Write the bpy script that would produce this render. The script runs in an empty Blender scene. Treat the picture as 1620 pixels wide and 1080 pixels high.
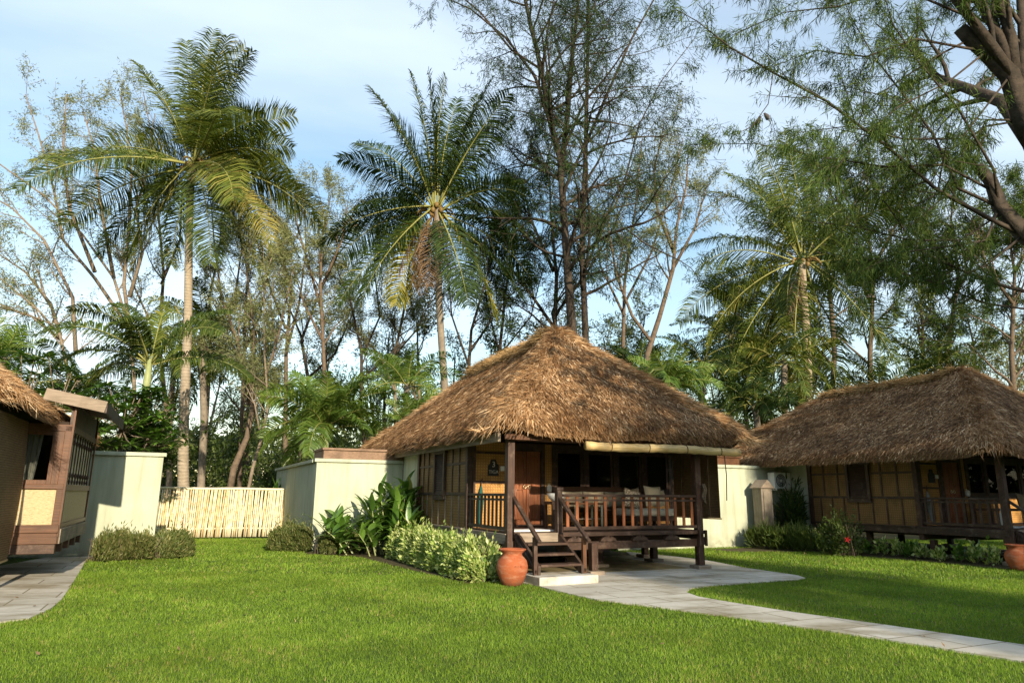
import bpy, math, random
import numpy as np
from mathutils import Vector, Matrix, Euler
D = bpy.data
scene = bpy.context.scene
COL = scene.collection
R = math.radians
rng = np.random.default_rng(7)
random.seed(7)

# ------------------------------------------------------------------ camera
CAMH = 1.5
cam_d = D.cameras.new('camera'); cam = D.objects.new('camera', cam_d); COL.objects.link(cam)
cam_d.sensor_width = 36; cam_d.lens = 24; cam_d.clip_end = 3000; cam_d.clip_start = .05
CR = Euler((R(90 + 12.6), 0, 0)).to_matrix() @ Matrix.Rotation(R(.5), 3, 'Z')
cam.matrix_world = Matrix.Translation((0, 0, CAMH)) @ CR.to_4x4()
scene.camera = cam

def ray(px, py):
    return CR @ Vector(((px - 810) / 1080, -(py - 540) / 1080, -1))
def at(px, py, Y):
    d = ray(px, py); return Vector((0, 0, CAMH)) + d * (Y / d.y)
def gp(px, py, z=0):
    d = ray(px, py); return Vector((0, 0, CAMH)) + d * ((z - CAMH) / d.z)

# ------------------------------------------------------------------ materials
MATS = {}
class NT:
    def __init__(s, name):
        s.m = D.materials.new(name); s.m.use_nodes = True
        s.t = s.m.node_tree; s.n = s.t.nodes; s.l = s.t.links
        for n in list(s.n): s.n.remove(n)
        s.out = s.n.new('ShaderNodeOutputMaterial')
        MATS[name] = s.m
    def new(s, typ, **kw):
        n = s.n.new(typ)
        for k, v in kw.items():
            if k.startswith('i_'): n.inputs[k[2:].replace('_', ' ')].default_value = v
            else: setattr(n, k, v)
        return n
    def link(s, a, b): s.l.new(a, b)
    def coords(s, scale=(1, 1, 1), rot=(0, 0, 0), kind='Object'):
        tc = s.new('ShaderNodeTexCoord'); mp = s.new('ShaderNodeMapping')
        mp.inputs['Scale'].default_value = scale; mp.inputs['Rotation'].default_value = rot
        s.link(tc.outputs[kind], mp.inputs['Vector']); return mp.outputs['Vector']
    def geo(s, scale=(1, 1, 1)):
        g = s.new('ShaderNodeNewGeometry'); mp = s.new('ShaderNodeMapping'); mp.inputs['Scale'].default_value = scale
        s.link(g.outputs['Position'], mp.inputs['Vector']); return mp.outputs['Vector']
    def noise(s, vec, scale, detail=4, rough=.55):
        n = s.new('ShaderNodeTexNoise'); n.inputs['Scale'].default_value = scale
        n.inputs['Detail'].default_value = detail; n.inputs['Roughness'].default_value = rough
        if vec is not None: s.link(vec, n.inputs['Vector'])
        return n.outputs['Fac']
    def ramp(s, fac, stops):
        r = s.new('ShaderNodeValToRGB'); e = r.color_ramp.elements
        while len(e) < len(stops): e.new(.5)
        for el, (p, c) in zip(e, stops):
            el.position = p; el.color = (*c, 1) if len(c) == 3 else c
        s.link(fac, r.inputs['Fac']); return r.outputs['Color']
    def mix(s, a, b, fac, mode='MIX'):
        n = s.new('ShaderNodeMix', data_type='RGBA', blend_type=mode)
        for sock, v in ((n.inputs[6], a), (n.inputs[7], b), (n.inputs[0], fac)):
            if hasattr(v, 'links'): s.link(v, sock)
            elif isinstance(v, (tuple, list)): sock.default_value = (*v, 1)
            else: sock.default_value = v
        return n.outputs[2]
    def math(s, op, a, b=0.):
        n = s.new('ShaderNodeMath', operation=op)
        for i, v in enumerate((a, b)):
            if hasattr(v, 'links'): s.link(v, n.inputs[i])
            else: n.inputs[i].default_value = v
        return n.outputs[0]
    def bsdf(s, color, rough=.6, bump=None, bstr=.3, bdist=.01, spec=.5, trans=0, tcol=None, metal=0, sheen=0):
        b = s.new('ShaderNodeBsdfPrincipled'); b.inputs['Specular IOR Level'].default_value = spec
        b.inputs['Metallic'].default_value = metal
        if hasattr(color, 'links'): s.link(color, b.inputs['Base Color'])
        else: b.inputs['Base Color'].default_value = (*color, 1)
        if hasattr(rough, 'links'): s.link(rough, b.inputs['Roughness'])
        else: b.inputs['Roughness'].default_value = rough
        if bump is not None:
            bp = s.new('ShaderNodeBump'); bp.inputs['Strength'].default_value = bstr; bp.inputs['Distance'].default_value = bdist
            s.link(bump, bp.inputs['Height']); s.link(bp.outputs['Normal'], b.inputs['Normal'])
        o = b.outputs[0]
        if trans > 0:
            t = s.new('ShaderNodeBsdfTranslucent'); mx = s.new('ShaderNodeMixShader'); mx.inputs[0].default_value = trans
            c = tcol if tcol is not None else color
            if hasattr(c, 'links'): s.link(c, t.inputs[0])
            else: t.inputs[0].default_value = (*c, 1)
            s.link(o, mx.inputs[1]); s.link(t.outputs[0], mx.inputs[2]); o = mx.outputs[0]
        s.link(o, s.out.inputs['Surface'])
        return b

def wood(name, c1, c2, axis='z', rough=.6, sc=1., spec=.4, worn=None):
    n = NT(name)
    s = {'x': (2.2, 34, 34), 'y': (34, 2.2, 34), 'z': (34, 34, 2.2)}[axis]
    v = n.coords(tuple(k * sc for k in s))
    f = n.noise(v, 1, 6, .65); f2 = n.noise(n.coords((1, 1, 1)), 2.3, 4)
    c = n.ramp(f, [(.3, c1), (.72, c2)])
    c = n.mix(c, tuple(k * .55 for k in c1), n.ramp(f2, [(.45, (0, 0, 0)), (.75, (.7, .7, .7))]))
    if worn: c = n.mix(c, worn, n.ramp(n.noise(n.coords((1, 1, 1)), 5.5, 8, .75), [(.52, (0, 0, 0)), (.68, (.8, .8, .8))]))
    n.bsdf(c, rough, f, .5, .004, spec)
    return n.m
def plain(name, c1, c2=None, rough=.7, scale=8, bstr=.25, bdist=.01, spec=.3, trans=0, metal=0, detail=6):
    n = NT(name); c2 = c2 or tuple(k * .8 for k in c1)
    f = n.noise(n.coords(), scale, detail, .6)
    n.bsdf(n.ramp(f, [(.3, c1), (.7, c2)]), rough, f, bstr, bdist, spec, trans=trans, metal=metal)
    return n.m
def leafmat(name, stops, trans=.3, rough=.45, spec=.35, patch=None, tint=1.25):
    n = NT(name)
    a = n.new('ShaderNodeAttribute', attribute_name='v')
    c = n.ramp(a.outputs['Fac'], stops)
    f = n.noise(n.geo(), patch or .6, 3)
    c = n.mix(c, n.mix(c, (.45, .45, .35), 1., 'MULTIPLY'), n.ramp(f, [(.4, (0, 0, 0)), (.7, (.7, .7, .7))]))
    n.bsdf(c, rough, spec=spec, trans=trans, tcol=n.mix(c, (tint * 1.15, tint * 1.1, tint * .5), 1., 'MULTIPLY'))
    return n.m
def weave(name, c1, c2, s=.05, bs=.5):
    n = NT(name)
    tc = n.new('ShaderNodeTexCoord'); sp = n.new('ShaderNodeSeparateXYZ'); n.link(tc.outputs['Object'], sp.inputs[0])
    h = n.math('ADD', sp.outputs[0], sp.outputs[1]); z = sp.outputs[2]
    p = n.math('DIVIDE', n.math('ADD', h, z), s); q = n.math('DIVIDE', n.math('SUBTRACT', h, z), s)
    cb = n.new('ShaderNodeCombineXYZ'); n.link(p, cb.inputs[0]); n.link(q, cb.inputs[1])
    ck = n.new('ShaderNodeTexChecker'); ck.inputs['Scale'].default_value = 1.; n.link(cb.outputs[0], ck.inputs['Vector'])
    fp = n.math('ABSOLUTE', n.math('SUBTRACT', n.math('FRACT', p), .5)); fq = n.math('ABSOLUTE', n.math('SUBTRACT', n.math('FRACT', q), .5))
    edge = n.mix(fp, fq, ck.outputs['Fac'])
    big = n.noise(n.coords(), 3, 5)
    c = n.mix(c1, c2, n.math('MULTIPLY', ck.outputs['Fac'], .8))
    c = n.mix(c, tuple(k * .25 for k in c1), n.ramp(edge, [(.36, (0, 0, 0)), (.5, (.9, .9, .9))]))
    c = n.mix(c, tuple(k * .45 for k in c2), n.ramp(big, [(.45, (0, 0, 0)), (.75, (.6, .6, .6))]))
    inv = n.math('SUBTRACT', 1., edge)
    n.bsdf(c, .6, inv, bs, .02, .3)
    return n.m

wood('dark_wood_x', (.03, .014, .008), (.085, .042, .022), 'x', worn=(.14, .09, .06))
wood('dark_wood_y', (.028, .015, .009), (.07, .038, .022), 'y', worn=(.12, .09, .065))
wood('dark_wood_z', (.03, .014, .008), (.085, .04, .022), 'z', worn=(.14, .09, .06))
wood('red_wood', (.065, .028, .012), (.155, .066, .028), 'z', .5, spec=.3)
wood('red_wood_x', (.065, .028, .012), (.155, .068, .03), 'x', .5, spec=.3)
wood('door_wood', (.17, .05, .018), (.36, .125, .045), 'z', .42, spec=.45)
wood('weathered_x', (.17, .13, .09), (.34, .27, .2), 'x', .8)
wood('weathered_y', (.16, .125, .09), (.33, .265, .195), 'y', .8)
wood('weathered_z', (.13, .11, .08), (.3, .25, .19), 'z', .8)
wood('plank_brown', (.16, .095, .055), (.3, .19, .12), 'x', .7)
weave('woven_panel', (.5, .27, .075), (.33, .155, .04), .06)
weave('woven_panel_shaded', (.25, .14, .045), (.15, .08, .024), .06)  # darker copy of the same weave, shade of the side walls put into the colour
m = NT('mat_panel')
f = m.noise(m.coords((1, 1, 3.2)), 22, 4, .7)
m.bsdf(m.ramp(f, [(.3, (.16, .1, .04)), (.42, (.42, .31, .16)), (.7, (.53, .41, .23))]), .7, f, .5, .01)
m = NT('stucco')
f = m.noise(m.coords((1, 1, 1)), 1.1, 6); f2 = m.noise(m.coords((3, 3, .35)), 1.6, 6); f3 = m.noise(m.coords(), 60, 3)
sx = m.new('ShaderNodeSeparateXYZ'); m.link(m.geo(), sx.inputs[0])
c = m.mix((.46, .485, .36), (.39, .415, .3), m.ramp(f, [(.35, (0, 0, 0)), (.7, (1, 1, 1))]))
c = m.mix(c, (.25, .26, .18), m.ramp(f2, [(.47, (0, 0, 0)), (.78, (.8, .8, .8))]))
dirt = m.math('MULTIPLY', m.ramp(sx.outputs[2], [(0, (1, 1, 1)), (.45, (0, 0, 0))]), m.ramp(m.noise(m.coords(), 4, 6, .7), [(.35, (0, 0, 0)), (.65, (.9, .9, .9))]))
c = m.mix(c, (.2, .19, .12), dirt)
m.bsdf(c, .85, f3, .25, .004, .2)
m = NT('concrete')
f = m.noise(m.coords(), 2.2, 8, .65)
m.bsdf(m.ramp(f, [(.33, (.2, .18, .13)), (.5, (.46, .43, .36)), (.7, (.58, .55, .47))]), .85, m.noise(m.coords(), 40, 4), .3, .004, .2)
m = NT('paving')
v = m.coords((1, 1, 1), (0, 0, R(-25)))
br = m.new('ShaderNodeTexBrick', offset=.5); m.link(v, br.inputs['Vector'])
for k, val in (('Scale', 1.), ('Mortar Size', .012), ('Mortar Smooth', .2), ('Brick Width', 1.0), ('Row Height', .6), ('Bias', 0.)): br.inputs[k].default_value = val
br.inputs['Color1'].default_value = (.6, .57, .5, 1); br.inputs['Color2'].default_value = (.48, .45, .38, 1); br.inputs['Mortar'].default_value = (.2, .17, .11, 1)
st = m.ramp(m.noise(m.coords((1, 1.7, 1)), .9, 7, .6), [(.47, (0, 0, 0)), (.66, (.8, .8, .8))])
c = m.mix(br.outputs['Color'], (.23, .19, .11), st)
c = m.mix(c, m.mix(c, (.7, .68, .62), 1., 'MULTIPLY'), m.noise(m.coords(), 9, 6, .7))
m.bsdf(c, .8, m.math('ADD', br.outputs['Fac'], m.math('MULTIPLY', m.noise(m.coords(), 50, 3), -.15)), -.25, .006, .25)
m = NT('mossy_slab')
f = m.noise(m.coords(), 2.4, 8, .65)
m.bsdf(m.ramp(f, [(.3, (.1, .085, .035)), (.55, (.24, .19, .09)), (.75, (.33, .28, .17))]), .7, f, .4, .01)
m = NT('soil')
f = m.noise(m.coords(), 6, 8, .7)
m.bsdf(m.ramp(f, [(.3, (.035, .03, .014)), (.7, (.1, .08, .035))]), .9, f, .8, .03, .2)
m = NT('turf')
f = m.noise(m.geo(), 9, 6, .7); f2 = m.noise(m.geo(), .7, 4)
c = m.ramp(f, [(.3, (.035, .06, .008)), (.55, (.07, .11, .016)), (.8, (.13, .13, .04))])
m.bsdf(m.mix(c, (.1, .1, .03), m.ramp(f2, [(.5, (0, 0, 0)), (.8, (.7, .7, .7))])), .9, f, .8, .03, .2)
m = NT('forest_floor')
f = m.noise(m.coords(), 1.2, 8, .7)
m.bsdf(m.ramp(f, [(.3, (.05, .045, .02)), (.6, (.1, .085, .035)), (.8, (.06, .09, .02))]), .9, f, .8, .08, .2)
# thatch: straw strands, colour by strand and by broad weathering of the straw itself
for nm, st_, wx in (('thatch', [(0, (.07, .034, .013)), (.3, (.25, .128, .05)), (.65, (.48, .28, .125)), (1, (.8, .6, .37))], (.5, .43, .36)),
                ('thatch_ridge', [(0, (.22, .12, .045)), (.5, (.46, .29, .12)), (1, (.66, .48, .24))], (.7, .66, .6))):
    m = NT(nm)
    a = m.new('ShaderNodeAttribute', attribute_name='v')
    c = m.ramp(a.outputs['Fac'], st_)
    f = m.noise(m.geo(), 1.3, 6, .65)
    c = m.mix(c, m.mix(c, wx, 1., 'MULTIPLY'), m.ramp(f, [(.42, (0, 0, 0)), (.66, (1, 1, 1))]))
    m.bsdf(c, .75, spec=.25, trans=.12)
m = NT('thatch_base')
f = m.noise(m.coords(), 14, 8, .75)
m.bsdf(m.ramp(f, [(.3, (.07, .04, .02)), (.7, (.27, .17, .09))]), .9, f, 1., .04, .1)
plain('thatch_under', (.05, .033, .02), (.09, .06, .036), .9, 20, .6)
def pot_mat():
    n = NT('terracotta'); f = n.noise(n.coords(), 3.5, 7, .65); f2 = n.noise(n.coords((1, 1, 2.5)), 5, 8, .7); sp = n.new('ShaderNodeSeparateXYZ'); n.link(n.coords(), sp.inputs[0])
    c = n.ramp(f, [(.3, (.36, .1, .035)), (.7, (.24, .065, .028))]); c = n.mix(c, (.42, .24, .15), n.ramp(f2, [(.5, (0, 0, 0)), (.72, (.7, .7, .7))]))
    c = n.mix(c, (.1, .06, .03), n.math('MULTIPLY', n.ramp(sp.outputs[2], [(0, (1, 1, 1)), (.16, (0, 0, 0))]), n.ramp(f2, [(.3, (0, 0, 0)), (.6, (1, 1, 1))])))
    n.bsdf(c, .8, f2, .4, .008, .25)
pot_mat()
0 and plain('terracotta', (.4, .115, .04), (.22, .06, .025), .75, 3.2, .3, .01, .35)
plain('bark_palm', (.24, .2, .15), (.14, .115, .085), .85, 6, .6, .02)
m = NT('palm_trunk')
v = m.geo((1, 1, 1)); sx = m.new('ShaderNodeSeparateXYZ'); m.link(v, sx.inputs[0])
w = m.new('ShaderNodeTexWave', wave_type='BANDS', bands_direction='Z'); w.inputs['Scale'].default_value = 2.6; w.inputs['Distortion'].default_value = 3.5; w.inputs['Detail'].default_value = 3; m.link(v, w.inputs['Vector'])
f = m.noise(v, 7, 6, .7)
c = m.mix(m.ramp(f, [(.3, (.36, .3, .22)), (.7, (.22, .18, .125))]), (.17, .135, .095), m.ramp(w.outputs['Fac'], [(.0, (.5, .5, .5)), (.16, (0, 0, 0))]))
m.bsdf(c, .9, w.outputs['Fac'], .4, .03, .15)
plain('bark_brown', (.17, .125, .085), (.085, .062, .043), .9, 9, .9, .03)
plain('bark_grey', (.25, .2, .145), (.13, .1, .07), .9, 9, .8, .02)
plain('bark_dark', (.07, .052, .036), (.022, .018, .013), .9, 7, 1., .04)
plain('bark_green', (.3, .34, .15), (.22, .25, .1), .5, 4, .2, .01)
plain('frond_rib', (.26, .25, .07), (.17, .18, .05), .6, 4)
plain('dead_frond', (.2, .13, .07), (.12, .075, .04), .9, 6)
plain('coconut', (.24, .14, .045), (.14, .1, .03), .6, 5)
plain('bamboo', (.66, .52, .29), (.5, .38, .19), .45, 6, .1, .004, .4)
plain('bamboo_pale', (.72, .66, .47), (.58, .5, .32), .45, 6, .1, .004, .4)
plain('bamboo_node', (.4, .3, .16), (.32, .23, .12), .6, 6)
m = NT('blind_roll')
tc = m.coords((1, 1, 1)); f = m.noise(m.coords((1.5, 60, 60)), 1, 4); f2 = m.noise(tc, 3, 3)
m.bsdf(m.mix(m.ramp(f, [(.3, (.42, .28, .1)), (.7, (.68, .52, .26))]), (.3, .18, .06), m.ramp(f2, [(.5, (0, 0, 0)), (.8, (.7, .7, .7))])), .55, f, .4, .006)
m = NT('blind_slats')
sx = m.new('ShaderNodeSeparateXYZ'); m.link(m.coords(), sx.inputs[0])
fr = m.math('FRACT', m.math('MULTIPLY', sx.outputs[2], 28.)); f = m.noise(m.coords((3, 3, 30)), 2, 5, .7)
c = m.mix(m.ramp(f, [(.3, (.16, .1, .045)), (.7, (.3, .2, .1))]), (.05, .03, .015), m.ramp(fr, [(.08, (1, 1, 1)), (.22, (0, 0, 0))]))
m.bsdf(c, .7, fr, .4, .01, trans=.35)
plain('cushion_beige', (.42, .35, .24), (.36, .3, .2), .9, 30, .3, .004)
plain('cushion_taupe', (.22, .17, .11), (.17, .13, .085), .9, 30, .3, .004)
m = NT('cushion_pattern')
vo = m.new('ShaderNodeTexVoronoi'); vo.inputs['Scale'].default_value = 34; m.link(m.coords(), vo.inputs['Vector'])
m.bsdf(m.ramp(vo.outputs['Distance'], [(.25, (.5, .44, .33)), (.5, (.17, .13, .08))]), .9)
plain('mattress', (.6, .54, .42), (.52, .46, .35), .9, 20, .3, .004)
plain('dark_fabric', (.03, .028, .025), (.05, .045, .04), .9, 20)
plain('white_paint', (.75, .74, .7), (.68, .67, .62), .5, 8, .1)
plain('white_cloth', (.78, .76, .72), (.66, .64, .6), .9, 12, .4)
plain('curtain', (.5, .44, .36), (.42, .37, .3), .9, 9, .2, trans=.2)
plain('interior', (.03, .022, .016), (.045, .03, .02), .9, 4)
plain('black_paint', (.015, .013, .012), (.025, .022, .02), .45, 20)
plain('brass', (.75, .62, .4), (.6, .48, .28), .3, 20, .1, metal=.9, spec=.5)
plain('umbrella_green', (.012, .09, .075), (.01, .06, .05), .7, 9)
plain('umbrella_grey', (.25, .25, .24), (.18, .18, .17), .7, 9)
plain('ac_grey', (.1, .1, .1), (.07, .07, .07), .6, 9)
plain('rope', (.06, .045, .03), (.1, .08, .05), .9, 40)
plain('flower_red', (.75, .03, .03), (.6, .02, .03), .6, 9)
plain('flower_white', (.8, .78, .68), (.75, .7, .55), .6, 9)
plain('letter', (.5, .46, .38), (.46, .42, .34), .5, 9)
plain('bird_grey', (.1, .085, .075), (.06, .05, .045), .8, 30)
m = NT('glass')
gl = m.new('ShaderNodeBsdfGlossy'); gl.inputs['Roughness'].default_value = .015; gl.inputs['Color'].default_value = (.9, .95, 1, 1)
tr = m.new('ShaderNodeBsdfTransparent'); tr.inputs[0].default_value = (.75, .78, .78, 1)
lw = m.new('ShaderNodeFresnel'); lw.inputs['IOR'].default_value = 1.22; mx = m.new('ShaderNodeMixShader')
m.link(lw.outputs[0], mx.inputs[0]); m.link(tr.outputs[0], mx.inputs[1]); m.link(gl.outputs[0], mx.inputs[2]); m.link(mx.outputs[0], m.out.inputs['Surface'])
leafmat('grass_blade', [(0, (.08, .145, .014)), (.4, (.165, .28, .026)), (.75, (.28, .39, .05)), (.92, (.4, .4, .11)), (1, (.46, .35, .16))], .35, .5, .2, .55)
leafmat('palm_leaf', [(0, (.022, .042, .008)), (.45, (.06, .095, .016)), (.8, (.17, .2, .035)), (1, (.36, .31, .09))], .25, .55, .15)
leafmat('palm_leaf_dark', [(0, (.016, .035, .01)), (.5, (.04, .075, .018)), (.88, (.09, .125, .025)), (1, (.36, .33, .06))], .25, .55, .15)
leafmat('palm_leaf_fresh', [(0, (.05, .1, .015)), (.5, (.11, .19, .03)), (1, (.25, .31, .06))], .35, .4, .5)
leafmat('needle_olive', [(0, (.04, .06, .015)), (.5, (.095, .125, .035)), (1, (.2, .21, .07))], .3, .6, .2)
leafmat('needle_dark', [(0, (.015, .035, .014)), (.5, (.032, .062, .022)), (1, (.085, .125, .035))], .3, .6, .1)
leafmat('needle_green', [(0, (.02, .042, .01)), (.5, (.06, .105, .022)), (1, (.17, .22, .055))], .3, .6, .1)
leafmat('leaf_sparse', [(0, (.09, .115, .045)), (.5, (.19, .22, .09)), (1, (.36, .36, .18))], .3, .6, .2)
leafmat('leaf_mid', [(0, (.03, .055, .012)), (.5, (.07, .11, .022)), (1, (.15, .19, .05))], .3, .5, .3)
leafmat('leaf_glossy', [(0, (.035, .085, .014)), (.5, (.085, .18, .025)), (.9, (.17, .3, .05)), (1, (.35, .33, .08))], .25, .3, .5, 1.5)
leafmat('leaf_variegated', [(0, (.06, .12, .025)), (.3, (.14, .25, .04)), (.6, (.38, .47, .13)), (1, (.68, .7, .34))], .3, .4, .4, 1.5)
leafmat('leaf_shrub', [(0, (.05, .075, .018)), (.6, (.13, .165, .045)), (1, (.33, .29, .13))], .25, .5, .3, 1.5)

# ------------------------------------------------------------------ object helpers
def tag(o, label=None, cat=None, group=None, kind=None):
    if label: o['label'] = label
    if cat: o['category'] = cat
    if group: o['group'] = group
    if kind: o['kind'] = kind
    return o
def empty(name, loc=(0, 0, 0), rz=0, label=None, cat=None, group=None):
    o = D.objects.new(name, None); COL.objects.link(o); o.empty_display_size = .3
    o.location = loc; o.rotation_euler = (0, 0, rz); return tag(o, label, cat, group)
def link(name, me, parent=None):
    o = D.objects.new(name, me); COL.objects.link(o); o.parent = parent; return o
def kids(o): return list(o.children)
def copy_tree(o, parent=None):
    c = o.copy(); COL.objects.link(c); c.parent = parent
    for ch in kids(o): copy_tree(ch, c)
    return c

class MB:
    def __init__(s): s.v = []; s.f = []
    def add(s, vs, fs):
        b = len(s.v); s.v += [tuple(v) for v in vs]; s.f += [tuple(b + i for i in f) for f in fs]; return s
    def box(s, x0, x1, y0, y1, z0, z1, M=None):
        vs = [Vector((x, y, z)) for z in (z0, z1) for x, y in ((x0, y0), (x1, y0), (x1, y1), (x0, y1))]
        if M is not None: vs = [M @ v for v in vs]
        return s.add(vs, [(3, 2, 1, 0), (4, 5, 6, 7), (0, 1, 5, 4), (1, 2, 6, 5), (2, 3, 7, 6), (3, 0, 4, 7)])
    def bar(s, a, b, w, h, up=(0, 0, 1)):
        a, b = Vector(a), Vector(b); d = (b - a).normalized(); up = Vector(up)
        x = d.cross(up).normalized(); y = x.cross(d)
        vs = [p + x * sx * w / 2 + y * sy * h / 2 for p in (a, b) for sx, sy in ((-1, -1), (1, -1), (1, 1), (-1, 1))]
        return s.add(vs, [(3, 2, 1, 0), (4, 5, 6, 7), (0, 1, 5, 4), (1, 2, 6, 5), (2, 3, 7, 6), (3, 0, 4, 7)])
    def tube(s, pts, rad, n=8, cap=True):
        pts = [Vector(p) for p in pts]; k = len(pts)
        if not hasattr(rad, '__len__'): rad = [rad] * k
        x = None; base = len(s.v); vs = []
        for i, p in enumerate(pts):
            d = (pts[min(i + 1, k - 1)] - pts[max(i - 1, 0)]).normalized()
            if x is None: x = d.orthogonal().normalized()
            else:
                x = x - d * x.dot(d); x = x.normalized() if x.length > 1e-6 else d.orthogonal().normalized()
            y = d.cross(x)
            for j in range(n):
                a = 2 * math.pi * j / n; vs.append(p + (x * math.cos(a) + y * math.sin(a)) * rad[i])
        fs = [(i * n + j, i * n + (j + 1) % n, (i + 1) * n + (j + 1) % n, (i + 1) * n + j) for i in range(k - 1) for j in range(n)]
        if cap: fs += [tuple(range(n - 1, -1, -1)), tuple((k - 1) * n + j for j in range(n))]
        return s.add(vs, fs)
    def lathe(s, prof, c=(0, 0, 0), n=28):
        c = Vector(c); k = len(prof)
        vs = [c + Vector((r * math.cos(2 * math.pi * j / n), r * math.sin(2 * math.pi * j / n), z)) for r, z in prof for j in range(n)]
        fs = [(i * n + j, i * n + (j + 1) % n, (i + 1) * n + (j + 1) % n, (i + 1) * n + j) for i in range(k - 1) for j in range(n)]
        return s.add(vs, fs + [tuple(range(n - 1, -1, -1)), tuple((k - 1) * n + j for j in range(n))])
    def prism(s, poly, z0, z1, M=None):
        n = len(poly); vs = [Vector((x, y, z0)) for x, y in poly] + [Vector((x, y, z1)) for x, y in poly]
        if M is not None: vs = [M @ v for v in vs]
        return s.add(vs, [tuple(range(n - 1, -1, -1)), tuple(range(n, 2 * n))] + [(i, (i + 1) % n, n + (i + 1) % n, n + i) for i in range(n)])
    def build(s, name, mat, parent=None, smooth=False, bevel=0, sub=0):
        me = D.meshes.new(name); me.from_pydata(s.v, [], s.f); me.materials.append(MATS[mat])
        if smooth: me.polygons.foreach_set('use_smooth', [True] * len(me.polygons))
        me.update(); o = link(name, me, parent)
        if bevel:
            b = o.modifiers.new('bevel', 'BEVEL'); b.width = bevel; b.segments = 2; b.limit_method = 'ANGLE'
        if sub:
            b = o.modifiers.new('sub', 'SUBSURF'); b.levels = sub; b.render_levels = sub
        return o

def np_mesh(name, V, counts, mat, parent=None, attr=None, smooth=False):
    """V (N,3) with faces made of consecutive vertices; counts = verts per face (int)"""
    me = D.meshes.new(name); N = len(V); F = N // counts
    me.vertices.add(N); me.vertices.foreach_set('co', V.astype(np.float32).ravel())
    me.loops.add(N); me.loops.foreach_set('vertex_index', np.arange(N, dtype=np.int32))
    me.polygons.add(F); me.polygons.foreach_set('loop_start', np.arange(0, N, counts, dtype=np.int32))
    try: me.polygons.foreach_set('loop_total', np.full(F, counts, dtype=np.int32))
    except Exception: pass
    if attr is not None:
        a = me.attributes.new('v', 'FLOAT', 'POINT'); a.data.foreach_set('value', np.repeat(attr, counts).astype(np.float32))
    me.materials.append(MATS[mat]); me.update(calc_edges=True)
    if smooth: me.polygons.foreach_set('use_smooth', [True] * F)
    return link(name, me, parent)
def unit(a): return a / np.maximum(np.linalg.norm(a, axis=-1, keepdims=True), 1e-9)
def rhomb(P, d, L, W, side=None, fat=.4):
    """leaf blades: root, left, tip, right. returns (4N,3)"""
    d = unit(d); N = len(P)
    if side is None: side = np.cross(d, rng.normal(size=(N, 3)))
    side = unit(side); L = np.broadcast_to(L, N)[:, None]; W = np.broadcast_to(W, N)[:, None]
    m_ = P + d * L * fat
    return np.stack([P, m_ + side * W / 2, P + d * L, m_ - side * W / 2], 1).reshape(-1, 3)
def tri(P, d, L, W, side=None):
    d = unit(d); N = len(P)
    if side is None: side = np.cross(d, rng.normal(size=(N, 3)))
    side = unit(side); L = np.broadcast_to(L, N)[:, None]; W = np.broadcast_to(W, N)[:, None]
    return np.stack([P - side * W / 2, P + side * W / 2, P + d * L], 1).reshape(-1, 3)
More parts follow.
